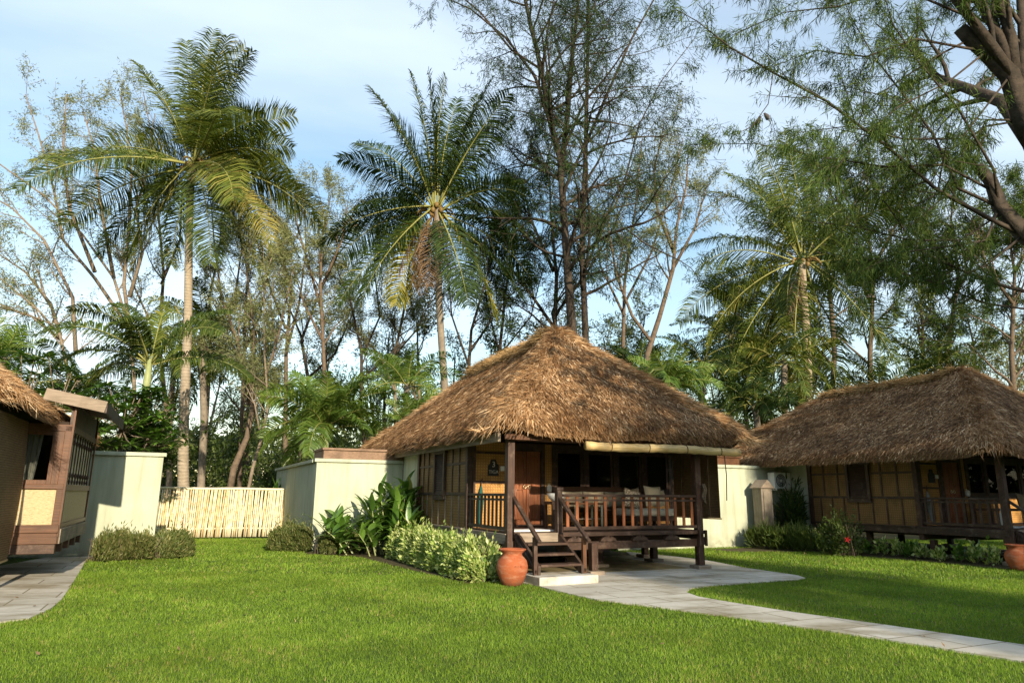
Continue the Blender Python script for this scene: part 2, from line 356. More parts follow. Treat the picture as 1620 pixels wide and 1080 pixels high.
# ------------------------------------------------------------------ thatched roofs
def smooth_noise(u, v, seed=0):
    return (np.sin(u * 1.7 + seed) * np.sin(v * 1.3 + seed * 2) + .5 * np.sin(u * 4.1 + v * 2.2 + seed) + .4 * np.sin(v * 5.3 - u * 3.1 + seed * 3)) / 1.9
class Roof:
    def __init__(s, u0, u1, v0, v1, ur, va, vb, ze, zp, zr, rad=.9, seed=1, pow_=.16, ws=1.):
        s.__dict__.update(u0=u0, u1=u1, v0=v0, v1=v1, ur=ur, va=va, vb=vb, ze=ze, zp=zp, zr=zr, rad=rad, seed=seed, c=pow_, ws=ws)
    def t(s, u, v):
        a = np.stack([(u - s.u0) / (s.ur - s.u0), (s.u1 - u) / (s.u1 - s.ur), (v - s.v0) / (s.va - s.v0), (s.v1 - v) / (s.v1 - s.vb)])
        k = 22.; mn = a.min(0); return mn - np.log(np.exp(-k * (a - mn)).sum(0)) / k + .012
    def h(s, u, v):
        t = np.clip(s.t(u, v), -.03, 1.); w = np.clip((v - s.va) / (s.vb - s.va), 0, 1)
        dip = np.clip((v - s.va) / .8, 0, 1)
        zt = s.zp + (s.zr - s.zp) * dip
        f = (1 - s.c) * t + s.c * t * t
        dr = .16 * np.exp(-np.maximum(t, 0) / .045)
        return s.ze + (zt - s.ze) * f - dr + .035 * smooth_noise(u * 1.3, v * 1.3, s.seed)
    def grad(s, u, v):
        e = .04; gx = (s.h(u + e, v) - s.h(u - e, v)) / (2 * e); gy = (s.h(u, v + e) - s.h(u, v - e)) / (2 * e); return gx, gy
    def clampr(s, u, v):
        """pull points beyond the rounded corners on to the outline"""
        r = s.rad; cu = np.clip(u, s.u0 + r, s.u1 - r); cv = np.clip(v, s.v0 + r, s.v1 - r)
        du, dv = u - cu, v - cv; d = np.hypot(du, dv); k = np.where(d > r, r / np.maximum(d, 1e-9), 1.)
        return cu + du * k, cv + dv * k
    def outline(s, n):
        r = s.rad; segs = []
        P = []
        for (cx, cy, a0) in ((s.u1 - r, s.v0 + r, -90), (s.u1 - r, s.v1 - r, 0), (s.u0 + r, s.v1 - r, 90), (s.u0 + r, s.v0 + r, 180)):
            for k in range(9):
                a = R(a0 + k * 90 / 8); P.append((cx + r * math.cos(a), cy + r * math.sin(a)))
        P = np.array(P); Q = np.roll(P, -1, 0); L = np.hypot(*(Q - P).T); cum = np.concatenate([[0], np.cumsum(L)])
        x = rng.uniform(0, cum[-1], n) if n > 0 else np.linspace(0, cum[-1], -n, endpoint=False)
        i = np.clip(np.searchsorted(cum, x, side='right') - 1, 0, len(P) - 1); w = ((x - cum[i]) / L[i])[:, None]
        p = P[i] * (1 - w) + Q[i] * w; d = (Q - P)[i] / L[i][:, None]
        return p, np.stack([d[:, 1], -d[:, 0]], 1), d     # point, outward, along
    def build(s, parent, n_str, thick=.2, area=None, ridge=True):
        nu, nv = 70, 100
        U, Vv = np.meshgrid(np.linspace(s.u0, s.u1, nu), np.linspace(s.v0, s.v1, nv), indexing='ij')
        u, v = s.clampr(U.ravel(), Vv.ravel()); z = s.h(u, v) - .01
        top = np.stack([u, v, z], 1); ins = .97
        bot = np.stack([u, v, z - thick], 1)
        F = []
        for i in range(nu - 1):
            for j in range(nv - 1):
                a = i * nv + j; F.append((a, a + nv, a + nv + 1, a + 1)); b = a + nu * nv; F.append((b + 1, b + nv + 1, b + nv, b))
        edge = [i * nv for i in range(nu)] + [(nu - 1) * nv + j for j in range(1, nv)] + [i * nv + nv - 1 for i in range(nu - 2, -1, -1)] + [j for j in range(nv - 2, 0, -1)]
        for a, b in zip(edge, edge[1:] + edge[:1]): F.append((b, a, a + nu * nv, b + nu * nv))
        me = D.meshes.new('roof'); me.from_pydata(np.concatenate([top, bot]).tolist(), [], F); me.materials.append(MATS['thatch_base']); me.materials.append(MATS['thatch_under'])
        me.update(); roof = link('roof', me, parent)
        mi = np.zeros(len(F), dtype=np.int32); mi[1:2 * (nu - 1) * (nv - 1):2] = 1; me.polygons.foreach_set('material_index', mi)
        # strands over the slopes
        u = rng.uniform(s.u0, s.u1, n_str); v = rng.uniform(s.v0, s.v1, n_str)
        if area is not None:
            k = area(u, v); u, v = u[k], v[k]
        u, v = s.clampr(u, v); N = len(u)
        gx, gy = s.grad(u, v); nrm = unit(np.stack([-gx, -gy, np.ones(N)], 1)); dn = unit(np.stack([-gx, -gy, -(gx ** 2 + gy ** 2)], 1))
        side = np.cross(nrm, dn); ang = rng.normal(0, .26, N)[:, None] + (.35 * smooth_noise(u * 2.1, v * 2.3, s.seed + 4))[:, None]
        d = dn * np.cos(ang) + side * np.sin(ang) + nrm * rng.uniform(-.06, .2, N)[:, None]
        P = np.stack([u, v, s.h(u, v)], 1) + nrm * rng.uniform(.0, .045, N)[:, None]
        sd = side * np.cos(ang) - dn * np.sin(ang) + nrm * rng.normal(0, .35, N)[:, None]
        L = rng.uniform(.08, .2, N); W = rng.uniform(.01, .027, N)
        c = np.clip(rng.beta(1.1, 1.5, N) + .1 * smooth_noise(u * 2, v * 2, 9), 0, 1)
        # hips carry longer, paler, ragged straw
        T = [tri(P, d, L, W, sd)]; Cc = [c]
        nh = n_str // 9
        for (ax, ay, bx, by) in ((s.ur, s.va, s.u0 + .3, s.v0 + .3), (s.ur, s.va, s.u1 - .3, s.v0 + .3), (s.ur, s.vb, s.u0 + .3, s.v1 - .3), (s.ur, s.vb, s.u1 - .3, s.v1 - .3)):
            w = rng.uniform(0, 1, nh); jx = rng.normal(0, .16, nh) * (.4 + w); u = ax + (bx - ax) * w + jx; v = ay + (by - ay) * w + rng.normal(0, .16, nh) * (.4 + w)
            if area is not None:
                k = area(u, v); u, v, w = u[k], v[k], w[k]
            n = len(u)
            if n == 0: continue
            dd = np.array([bx - ax, by - ay]); dd = dd / np.hypot(*dd)
            gx, gy = s.grad(u, v); sl = gx * dd[0] + gy * dd[1]
            d = unit(np.stack([np.full(n, dd[0]), np.full(n, dd[1]), sl], 1)) + rng.normal(0, .2, (n, 3)); d[:, 2] += .05
            P = np.stack([u, v, s.h(u, v) + rng.uniform(.0, .07, n)], 1)
            T.append(tri(P, d, rng.uniform(.15, .42, n), rng.uniform(.01, .026, n))); Cc.append(np.clip(rng.beta(2.6, 1.9, n) + .08, 0, 1))
        # eave fringe
        ne = n_str // 4; p, out, al = s.outline(ne)
        if area is not None:
            k = area(p[:, 0], p[:, 1]); p, out, al = p[k], out[k], al[k]
        n = len(p); inn = rng.uniform(-.03, .3, n); u = p[:, 0] - out[:, 0] * inn; v = p[:, 1] - out[:, 1] * inn
        low = rng.uniform(0, thick * .9, n) * (inn < .06)
        P = np.stack([u, v, s.h(u, v) + .01 - low], 1)
        d = np.stack([out[:, 0] * .75, out[:, 1] * .75, np.full(n, -.55)], 1) + np.concatenate([al * rng.normal(0, .28, (n, 1)), rng.normal(0, .22, (n, 1))], 1)
        L = rng.uniform(.06, .17, n) + (.05 * (smooth_noise(u * 6, v * 6, 2) > .2)); T.append(tri(P, d, L, rng.uniform(.009, .026, n), np.concatenate([al, rng.normal(0, .4, (n, 1))], 1)))
        Cc.append(rng.beta(2., 2.2, n))
        T = [q.reshape(-1, 3, 3) for q in T]; T = [(q + (q.mean(1, keepdims=True) * 0)) for q in T]
        for q in T:
            mid = (q[:, 0] + q[:, 1]) / 2; q[:, 0] = mid + (q[:, 0] - mid) * s.ws; q[:, 1] = mid + (q[:, 1] - mid) * s.ws; q[:, 2] = mid + (q[:, 2] - mid) * (.5 + .5 * s.ws)
        V = np.concatenate(T).reshape(-1, 3); C_ = np.concatenate(Cc)
        th = np_mesh('thatch_straw', V, 3, 'thatch', roof, C_); tag(th, kind='stuff')
        if ridge:
            nr = n_str // 9; v = rng.uniform(s.va + .15, s.vb + .15, nr); sg = rng.choice([-1., 1.], nr); u = s.ur + sg * rng.uniform(0, .32, nr)
            P = np.stack([u, v, s.h(u, v) + rng.uniform(.02, .16, nr)], 1)
            d = np.stack([sg * rng.uniform(.2, 1, nr), rng.normal(0, .5, nr), rng.normal(-.25, .25, nr)], 1)
            rc = np_mesh('ridge_cap', tri(P, d, rng.uniform(.15, .4, nr), rng.uniform(.012, .03, nr)), 3, 'thatch_ridge', roof, rng.beta(2, 2, nr))
        return roof

# ------------------------------------------------------------------ bungalows
A25 = R(25)
def local(O, u, v, z=0):
    return Vector((O[0] + u * math.cos(A25) - v * math.sin(A25), O[1] + u * math.sin(A25) + v * math.cos(A25), z))

def text_mesh(txt, size, loc, rot, parent, name='lettering', mat='letter', depth=.004):
    cu = D.curves.new(name, 'FONT'); cu.body = txt; cu.size = size; cu.extrude = depth; cu.align_x = 'CENTER'; cu.align_y = 'CENTER'
    o = D.objects.new('tmp', cu); COL.objects.link(o); dg = bpy.context.evaluated_depsgraph_get(); dg.update()
    me = D.meshes.new_from_object(o.evaluated_get(dg)); D.objects.remove(o); me.materials.clear(); me.materials.append(MATS[mat])
    t = link(name, me, parent); t.location = loc; t.rotation_euler = rot; return t

DK = .8   # deck level
def bungalow(O, label, roof, n_str, variant='A', area=None):
    b = empty('thatched_bungalow', (O[0], O[1], 0), A25, label, 'bungalow', 'thatched bungalows')
    W = 4.42; WV = 2.1; WE = 5.5; BX = 5.4
    ZT = 2.62
    roof.build(b, n_str, area=area)
    C = variant == 'C'
    # deck
    dk = MB()
    nb = 14
    for i in range(nb):
        y0 = .02 + i * (WV - .02) / nb; dk.box(.02, W - .02, y0, y0 + (WV - .02) / nb - .012, DK - .035, DK)
    dk.build('deck', 'dark_wood_x', b)
    for (n_, args, mt) in (('rim_beam', (1.02, W + .08, -.1, -.02, .72, .795), 'dark_wood_x'), ('lower_beam', (1.0, W + .02, -.06, .03, .47, .62), 'dark_wood_x'),
                     ('side_beam', (-.1, -.02, -.02, WE, .6, .785), 'weathered_y' if variant == 'A' else 'dark_wood_y'), ('side_beam', (W + .02, W + .1, .1, WV, .6, .785), 'dark_wood_y'),
                     ('cross_beam', (.05, W, .95, 1.05, .5, .66), 'dark_wood_x'), ('cross_beam', (.05, BX, WV - .06, WV + .06, .46, .62), 'dark_wood_x')):
        MB().box(*args).build(n_, mt, b, bevel=.008)
    # brackets under the rim: a notched carved block on the lower beam
    for u in (1.35, 2.1, 2.85, 3.65):
        br = MB().prism([(-.19, .0), (.19, .0), (.16, .05), (.05, .1), (.035, .06), (-.035, .06), (-.05, .1), (-.16, .05)], 0, .075, Matrix.Translation((u, -.035, .62)) @ Matrix.Rotation(R(90), 4, 'X'))
        br.box(u - .026, u + .026, -.1, -.045, .655, .72)
        br.build('bracket', 'dark_wood_x', b)
    # posts
    def post(u, v, z0, z1, w, mat='dark_wood_z', stone=True, cap=None):
        m_ = MB().box(u - w / 2, u + w / 2, v - w / 2, v + w / 2, z0, z1); o = m_.build('post', mat, b, bevel=.01)
        if stone:
            MB().prism([(-.16, -.16), (.16, -.16), (.16, .16), (-.16, .16)], 0, .09, Matrix.Translation((u, v, z0 - .09))).build('base_block', 'weathered_x', o, bevel=.012)
        return o
    for (u, v) in ((0, 0), (W, 0)):
        post(u, v, .09, ZT, .145)
        k = MB().box(u - .1, u + .1, v - .1, v + .1, .5, .66).box(u + .06, u + .105, v - .15, v - .1, .48, .8).box(u - .105, u - .06, v - .15, v - .1, .48, .8)
        k.build('post_collar', 'dark_wood_z', b, bevel=.006)
    post(0, WV, .45, ZT, .13, stone=False)
    for (u, v, z1) in ((1.72, -.14, .6), (2.55, 1.0, .5), (W, 1.6, .6), (.1, 1.9, .46), (2.6, WV + .3, .5), (.2, 3.8, .55), (2.6, 4.6, .5)) + (((4.9, WV + .5, .5), (4.9, 4.6, .55)) if not C else ()):
        post(u, v, .09, z1, .14)
    # side wall left (woven panels and battens)
    wl = MB().box(-.03, .03, WV + .06, WE, DK - .02, ZT).build('side_wall', 'woven_panel_shaded', b)
    bt = MB()
    sx = -.052
    cols_up = [2.57, 3.02, 4.73, 5.12] if variant == 'A' else [2.62, 3.1, 4.5, 5.0]
    cols_lo = [2.55, 3.0, 3.43, 3.9, 4.35, 4.75, 5.15]
    for v in cols_up: bt.box(sx, -.03, v - .022, v + .022, 1.54, ZT)
    bt.box(sx - .008, -.03, WV, WE, 1.47, 1.53)
    for a, c in ((WV, 3.38), (4.25, WE)): bt.box(sx - .005, -.03, a, c, 2.13, 2.18)
    bt.box(sx - .01, -.03, WV, WE, ZT - .1, ZT - .01)
    bt.build('batten_frame', 'dark_wood_y', wl)
    lo = MB()
    for v in cols_lo: MB().box(sx, -.03, v - .018, v + .018, DK, 1.47).build('lower_batten', 'weathered_z' if variant == 'A' else 'dark_wood_z', wl)
    MB().box(-.075, -.03, WE - .07, WE + .07, DK - .1, ZT).build('corner_board', 'dark_wood_z', wl)
    MB().box(-.13, .02, WV + .07, WE, DK - .045, DK - .01).build('ledge', 'weathered_y' if variant == 'A' else 'dark_wood_y', wl)
    w = MB(); w0, w1 = 3.43, 4.2
    for (a, c, z0, z1) in ((w0, w0 + .09, 1.42, 2.42), (w1 - .09, w1, 1.42, 2.42), (w0 - .03, w1 + .03, 2.42, 2.5), (w0, w1, 1.36, 1.46)): w.box(-.1, -.034, a, c, z0, z1)
    w.box(-.13, -.034, w0 - .06, w1 + .06, 2.5, 2.53)
    wf = w.build('window', 'dark_wood_y', b)
    sh = MB()
    for k in range(18):
        z = 1.48 + k * .052; sh.add([Vector(p) for p in ((-.07, w0 + .09, z), (-.07, w1 - .09, z), (-.045, w1 - .09, z + .045), (-.045, w0 + .09, z + .045))], [(0, 1, 2, 3)])
    sh.build('shutter_slats', 'dark_wood_y', wf)
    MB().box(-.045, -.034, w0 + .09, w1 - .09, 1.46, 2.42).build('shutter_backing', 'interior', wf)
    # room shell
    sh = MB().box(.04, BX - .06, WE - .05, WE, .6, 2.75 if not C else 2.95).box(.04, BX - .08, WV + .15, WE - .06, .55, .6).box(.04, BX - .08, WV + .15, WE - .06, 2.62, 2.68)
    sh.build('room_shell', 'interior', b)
    # front wall of the room, seen at the back of the verandah
    F_ = WV
    pn = MB().box(.07, .92, F_ - .02, F_ + .03, DK, ZT).build('front_panel', 'woven_panel', b)
    q = MB().box(.07, .14, F_ - .05, F_ - .02, DK, ZT).box(.84, .92, F_ - .05, F_ - .02, DK, ZT).box(.14, .84, F_ - .045, F_ - .02, 1.73, 1.78).box(.14, .84, F_ - .045, F_ - .02, 2.36, 2.41)
    q.build('panel_frame', 'dark_wood_z', pn)
    MB().box(.73, .82, F_ - .06, F_ - .021, 2.0, 2.1).build('switch_box', 'white_paint', pn)
    # door: two leaves with carved mouldings
    dr = MB().box(.93, 1.03, F_ - .06, F_ + .05, DK, ZT).box(1.73, 1.83, F_ - .06, F_ + .05, DK, ZT).box(1.03, 1.73, F_ - .06, F_ + .05, 2.45, ZT).box(1.03, 1.73, F_ - .07, F_ + .05, DK, DK + .05).build('door', 'dark_wood_z', b, bevel=.006)
    for x0, x1 in ((1.035, 1.375), (1.385, 1.725)):
        lf = MB().box(x0, x1, F_ - .02, F_ + .02, DK + .055, 2.445).build('door_leaf', 'door_wood', dr, bevel=.004)
        cx = (x0 + x1) / 2; hw = (x1 - x0) / 2 - .06
        mo = MB()
        for z0, z1 in ((.95, 1.62), (1.78, 2.35)):
            pts = []
            for k in range(33):
                a = 2 * math.pi * k / 32; ca, sa = math.cos(a), math.sin(a)
                ex = abs(ca) ** .45 * (1 if ca >= 0 else -1); ez = abs(sa) ** .45 * (1 if sa >= 0 else -1)
                wv = 1 - .1 * abs(math.sin(2 * a)) ** 3
                pts.append((cx + hw * ex * wv, F_ - .028, (z0 + z1) / 2 + (z1 - z0) / 2 * ez * (1 - .06 * math.cos(4 * a))))
            mo.tube(pts, .013, 6, False)
        mo.build('moulding', 'door_wood', lf)
        hx = x1 - .05 if x0 < 1.2 else x0 + .05
        ring = [(hx + .035 * math.cos(a), F_ - .04, 1.66 + .035 * math.sin(a)) for a in np.linspace(0, 2 * math.pi, 17)]
        MB().tube(ring, .011, 6, False).tube([(hx, F_ - .05, 1.7), (hx, F_ - .02, 1.7)], .016, 8).build('ring_handle', 'brass', lf, True)
    MB().box(1.83, 2.02, F_ - .02, F_ + .03, DK, ZT).build('front_panel', 'woven_panel', b)
    # window wall: woven panels under the sill, glazed bays above
    sill = 1.5 if not C else 1.52
    lw = MB().box(2.02, BX, F_ - .0, F_ + .03, .62 if C else DK, sill).build('front_panel', 'mat_panel' if C else 'woven_panel', b)
    fr = MB().box(2.02, BX, F_ - .05, F_ + .0, sill, sill + .08).box(2.02, BX, F_ - .04, F_, 2.5, ZT)
    for u in (2.02, 2.85, 3.68, 4.5, BX - .1): fr.box(u, u + .1, F_ - .04, F_ - .0, DK, 2.6)
    fr.box(2.02, BX, F_ - .05, F_, .62, .93 if C else .84)
    wm = 'red_wood' if C else 'dark_wood_z'
    fr.build('window_frame', 'red_wood_x' if C else 'dark_wood_x', lw, bevel=.006)
    if C:
        MB().box(4.3, BX + .02, F_ - .09, F_ - .051, .62, .74).box(4.3, BX + .02, F_ - .08, F_ - .051, .8, .93).build('skirt_board', 'red_wood_x', lw, bevel=.006)
    for u0, u1 in ((2.12, 2.85), (2.95, 3.68), (3.78, 4.5), (4.6, BX - .1)):
        if C: u1 -= .1
        s_ = MB()
        k = .07
        s_.box(u0, u0 + k, F_ - .02, F_ + .02, sill + .08, 2.5).box(u1 - k, u1, F_ - .02, F_ + .02, sill + .08, 2.5).box(u0 + k, u1 - k, F_ - .02, F_ + .02, sill + .08, sill + .08 + k).box(u0 + k, u1 - k, F_ - .02, F_ + .02, 2.5 - k, 2.5)
        if C: s_.box(u1, u1 + .1, F_ - .03, F_ + .02, sill + .08, 2.5)
        so = s_.build('window', wm, b, bevel=.004)
        MB().box(u0 + k, u1 - k, F_ - .004, F_ + .004, sill + .08 + k, 2.5 - k).build('pane', 'glass', so)
    # curtain behind the right-hand bays
    for (c0, c1) in (((4.42, 4.78),) if not C else ((4.62, 4.98),)):
        cv = MB(); n = 30; vs = []
        for i in range(n + 1):
            w_ = i / n
            for z, pinch in ((2.55, 1.), (2.0, .8), (1.65, .62), (1.3, .8)):
                cc = (c0 + c1) / 2; vs.append(Vector((cc + (c0 + (c1 - c0) * w_ - cc) * pinch, F_ + .12 + .025 * math.sin(w_ * 26), z)))
        cv.add(vs, [(i * 4 + j, (i + 1) * 4 + j, (i + 1) * 4 + j + 1, i * 4 + j + 1) for i in range(n) for j in range(3)])
        cv.build('curtain', 'curtain', b, True)
    # right bay side wall
    zt = 3.0 if C else 2.62
    sw = (MB().box(BX - .05, BX, F_ + .0, WE, .75, 1.55) if C else MB().box(BX - .05, BX, F_ + .0, WE, .75, zt)).build('bay_wall', 'mat_panel', b)
    fr = MB().box(BX, BX + .03, F_ - .05, F_ + .08, .62, zt).box(BX - .05, BX, F_, F_ + .08, 1.55, 2.52).box(BX, BX + .025, F_ + .08, WE, 1.5, 1.6).box(BX, BX + .025, F_ + .08, WE, .88, .95).box(BX, BX + .03, WE - .08, WE, .7, zt).box(BX, BX + .025, F_ + .08, WE - .08, 2.5, 2.6)
    fr.build('bay_frame', 'dark_wood_y' if not C else 'red_wood', sw)
    MB().box(BX, BX + .05, F_, WE, .62, .86).build('bay_skirt', 'weathered_y', sw)
    if C:
        MB().box(BX - .05, BX, F_, WE, 2.521, zt).build('top_board', 'dark_wood_y', sw)
        lb = MB()
        MB().box(BX - .062, BX - .04, F_ + .1, WE - .1, 1.5, 2.6).build('bay_backing', 'bamboo_pale', sw)
        for k in range(9):
            v = F_ + .25 + k * .36
            g = MB()
            for z in (1.6, 1.66, 1.72, 2.3, 2.38, 2.46): pass
            prof = [(.012, 0), (.02, .05), (.012, .1), (.026, .16), (.012, .22), (.014, .45), (.012, .68), (.026, .74), (.012, .8), (.02, .85), (.012, .9)]
            g.lathe(prof, (BX - .02, v, 1.605), 8); g.build('window_bar', 'dark_wood_z', sw)
        lb.box(4.7, BX - .02, F_, WE, 2.9, 2.95)
        # lean-to board roof over the bay
        lr = MB(); x0, x1 = 4.95, 5.86; za, zb = 3.2, 3.02
        lr.add([(x0, F_ - .18, za), (x1, F_ - .18, zb), (x1, WE + .1, zb), (x0, WE + .1, za), (x0, F_ - .18, za - .03), (x1, F_ - .18, zb - .03), (x1, WE + .1, zb - .03), (x0, WE + .1, za - .03)],
               [(0, 1, 2, 3), (7, 6, 5, 4), (0, 4, 5, 1), (1, 5, 6, 2), (2, 6, 7, 3), (3, 7, 4, 0)])
        ro = lr.build('bay_roof', 'dark_wood_y', b)
        MB().bar((x0, F_ - .2, za - .08), (x1 + .02, F_ - .2, zb - .08), .035, .2).build('fascia_board', 'weathered_x', ro)
        MB().bar((x1 + .02, F_ - .18, zb - .08), (x1 + .02, WE + .1, zb - .08), .035, .2).build('fascia_board', 'dark_wood_y', ro)
        for v in (2.6, 3.4, 4.2, 5.0): MB().box(BX - .5, BX + .03, v - .08, v + .08, .46, .61).build('joist', 'dark_wood_x', b)
    # fascia boards below the thatch
    if variant != 'B': MB().box(-.3, -.24, -.1, 9.0, 2.46, 2.62).build('fascia_board', 'weathered_y', b, bevel=.006)
    MB().box(-.2, W + .3, -.22, -.17, 2.5, 2.6).build('fascia_board', 'red_wood_x', b, bevel=.006)
    MB().box(-.07, W + .07, -.05, .05, 2.5, 2.64).build('eave_beam', 'dark_wood_x', b)
    # bathroom block at the back
    MB().box(-.02, .06, WE + .06, 7.04, 0, 2.62).build('bathroom_wall', 'stucco', b)
    # railings
    def railing(p0, p1, n, mat_r, mat_b, lean=0):
        p0, p1 = Vector(p0), Vector(p1); r = MB().bar(p0 + Vector((0, 0, .69)), p1 + Vector((0, 0, .69)), .075, .05)
        o = r.build('railing', mat_r, b, bevel=.006)
        MB().bar(p0 + Vector((0, 0, .6)), p1 + Vector((0, 0, .6)), .03, .04).bar(p0 + Vector((0, 0, .07)), p1 + Vector((0, 0, .07)), .05, .06).build('bottom_rail', mat_r, o)
        for k in range(n):
            q_ = p0.lerp(p1, (k + .5) / n); ba = MB(); 
            ba.bar(q_ + Vector((0, 0, .1)), q_ + Vector((0, 0, .665)), .062, .024, (p1 - p0).normalized().cross(Vector((0, 0, 1)))); ba.build('baluster', mat_b, o)
        return o
    railing((1.12, -.02, DK), (W - .07, -.02, DK), 15, 'dark_wood_x', 'door_wood' if variant == 'A' else 'dark_wood_z')
    railing((-.01, .09, DK), (-.01, WV - .08, DK), 10, 'dark_wood_y', 'dark_wood_z')
    # staircase
    st = MB()
    s0, s1 = .12, .98
    for x in (s0, s1): st.add([Vector(p) for p in ((x - .025, -.1, DK - .03), (x - .025, -.1, DK - .3), (x - .025, -.92, .15), (x - .025, -.98, .15), (x - .025, -.98, .3), (x - .025, -.2, DK - .03),
                     (x + .025, -.1, DK - .03), (x + .025, -.1, DK - .3), (x + .025, -.92, .15), (x + .025, -.98, .15), (x + .025, -.98, .3), (x + .025, -.2, DK - .03))],
                  [(0, 1, 2, 3, 4, 5), (11, 10, 9, 8, 7, 6)] + [(i, (i + 1) % 6 + 0, (i + 1) % 6 + 6, i + 6) for i in range(6)])
    so = st.build('staircase', 'dark_wood_y', b)
    for k in range(3):
        z = .32 + k * .16; v = -.86 + k * .245
        MB().box(s0 + .026, s1 - .026, v - .13, v + .13, z - .04, z).build('tread', 'dark_wood_x', so, bevel=.006)
    MB().box(s0 + .03, s1 - .03, -.14, -.11, .64, DK).build('riser', 'weathered_x', so)
    for x in (s0 - .06, s1 + .06):
        lp = (x, -.93); MB().box(x - .035, x + .035, lp[1] - .035, lp[1] + .035, .15, .78).build('stair_post', 'red_wood' if x > .5 else 'dark_wood_z', so, bevel=.005)
        MB().bar((x, -.02, DK + .66), (x, -1.05, .74), .075, .055).bar((x, -1.05, .74), (x, -1.12, .7), .07, .05).build('handrail', 'dark_wood_y', so, bevel=.01)
        MB().bar((x + .0, -.1, DK - .05), (x + .0, -.98, .2), .03, .05).build('side_rail', 'dark_wood_y', so)
    MB().box(s1 + .01, s1 + .12, -.06, .06, .5, DK + .78).box(s1 - .005, s1 + .135, -.075, .075, DK + .78, DK + .84).build('newel_post', 'dark_wood_z', b, bevel=.008)
    return b

OA = (-.02, 13.1); OB = (11.5, 16.3); OC = (-11.7, 7.85)
bA = bungalow(OA, 'nearest thatched bungalow in the middle of the lawn, carrying the plaque 3 TIGA', Roof(-.45, 5.85, -.4, 11.1, 2.52, 2.7, 7.6, 2.86, 5.62, 5.38), 170000, 'A',
              area=lambda u, v: v < 11.3)
bB = bungalow(OB, 'shaded thatched bungalow at the right edge behind the striped lawn', Roof(-1.0, 5.9, -.6, 10.3, 3.25, 2.5, 7.2, 2.7, 5.32, 5.1, seed=5), 120000, 'B')
bC = bungalow(OC, 'left bungalow cut by the frame edge, with bay window and lean-to board roof', Roof(-.9, 5.12, -.4, 9.2, 1.6, 2.7, 7.0, 2.88, 5.2, 4.9, seed=8, ws=.55), 170000, 'C', area=lambda u, v: u > 1.5)
# ------------------------------------------------------------------ ground, lawn, paths
def sheet(name, mat, poly, z, kind='structure', th=0):
    me = D.meshes.new(name)
    if th:
        o = MB().prism([(p[0], p[1]) for p in poly], z - th, z).build(name, mat)
    else:
        me.from_pydata([(p[0], p[1], z) for p in poly], [], [tuple(range(len(poly)))]); me.materials.append(MATS[mat]); o = link(name, me)
    return tag(o, kind=kind)
sheet('ground', 'turf', [(-600, -600), (600, -600), (600, 600), (-600, 600)], 0)
sheet('woodland_floor', 'forest_floor', [(-120, 23.6), (-7.5, 24.2), (-2, 23.5), (3.5, 25), (14, 26.5), (120, 28), (120, 160), (-120, 160)], .006)
def G(l): return [tuple(gp(x, y)[:2]) for x, y in l]
low = [(845, 926), (880, 936), (945, 950), (1050, 963), (1200, 983), (1400, 1013), (1620, 1049), (1760, 1072)]
up = [(1760, 1044), (1620, 1022), (1400, 990), (1250, 969), (1150, 953), (1105, 945), (1086, 938), (1092, 932), (1130, 927), (1200, 922), (1262, 918), (1274, 915), (1262, 911), (1180, 899), (1115, 886), (1060, 880), (1010, 875), (990, 873)]
front_path = G(low + up) + [tuple(local(OA, 4.9, 3.2)[:2]), tuple(local(OA, -.15, 3.2)[:2]), tuple(local(OA, -.15, -.25)[:2])]
sheet('path', 'paving', front_path, .02, th=.06)
left_path = [tuple(local(OC, 5.5, 7.0)[:2])] + G([(137, 886), (126, 905), (112, 928), (97, 950), (83, 962), (70, 969), (45, 980), (0, 986), (-60, 992), (-200, 1000)]) + [tuple(local(OC, 2.2, -1.5)[:2]), tuple(local(OC, 4.6, 7.0)[:2])]
sheet('path', 'paving', left_path, .021, th=.06)
mos = [tuple(local(OA, u, v)[:2]) for u, v in ((.3, .12), (4.25, .12), (4.25, 3.1), (.3, 3.1))]
sheet('patio', 'mossy_slab', mos, .026, th=.03)
bpath = [tuple(local(OB, u, v)[:2]) for u, v in ((-.1, 1.9), (12, 1.9), (12, 2.5), (-.1, 2.5))]
sheet('path', 'paving', bpath, .022, th=.05)
step = MB().prism([(0, 0), (1.15, 0), (1.15, .72), (0, .72)], 0, .15, Matrix.Translation((0, 0, 0))).build('step_pad', 'concrete', bA, bevel=.012); step.location = (-.02, -1.26, 0)
step2 = MB().prism([(0, 0), (1.15, 0), (1.15, .72), (0, .72)], 0, .15).build('step_pad', 'concrete', bB, bevel=.012); step2.location = (-.02, -1.26, 0)
beds = {'bedA': [local(OA, -1.0, -.45), local(OA, -.05, -.45), local(OA, .0, 7.0), local(OA, -2.6, 6.95), local(OA, -2.6, 6.3), local(OA, -1.6, 5.2)],
        'bedB': [local(OB, -.95, -.5), local(OB, 0, -.3), local(OB, 0, 6.4), local(OB, -3.6, 6.2), local(OB, -3.4, 5.2), local(OB, -1.3, 4.6)],
        'bedC': [gp(138, 886), gp(200, 884), gp(290, 878), gp(292, 866), gp(240, 869), gp(140, 875)]}
bedp = [[tuple(p[:2]) for p in l] for l in beds.values()]
for l in bedp: sheet('soil_bed', 'soil', l, .008)
sheet('underfloor_soil', 'soil', [tuple(local(OA, u, v)[:2]) for u, v in ((0, 3.2), (5.3, 3.2), (5.3, 7), (0, 7))], .0085)
sheet('underfloor_soil', 'soil', [tuple(local(OB, u, v)[:2]) for u, v in ((0, 2.6), (5.3, 2.6), (5.3, 7), (0, 7))], .0087)
sheet('underfloor_soil', 'soil', [tuple(local(OB, u, v)[:2]) for u, v in ((0, -.1), (4.4, -.1), (4.4, 1.8), (0, 1.8))], .0087)

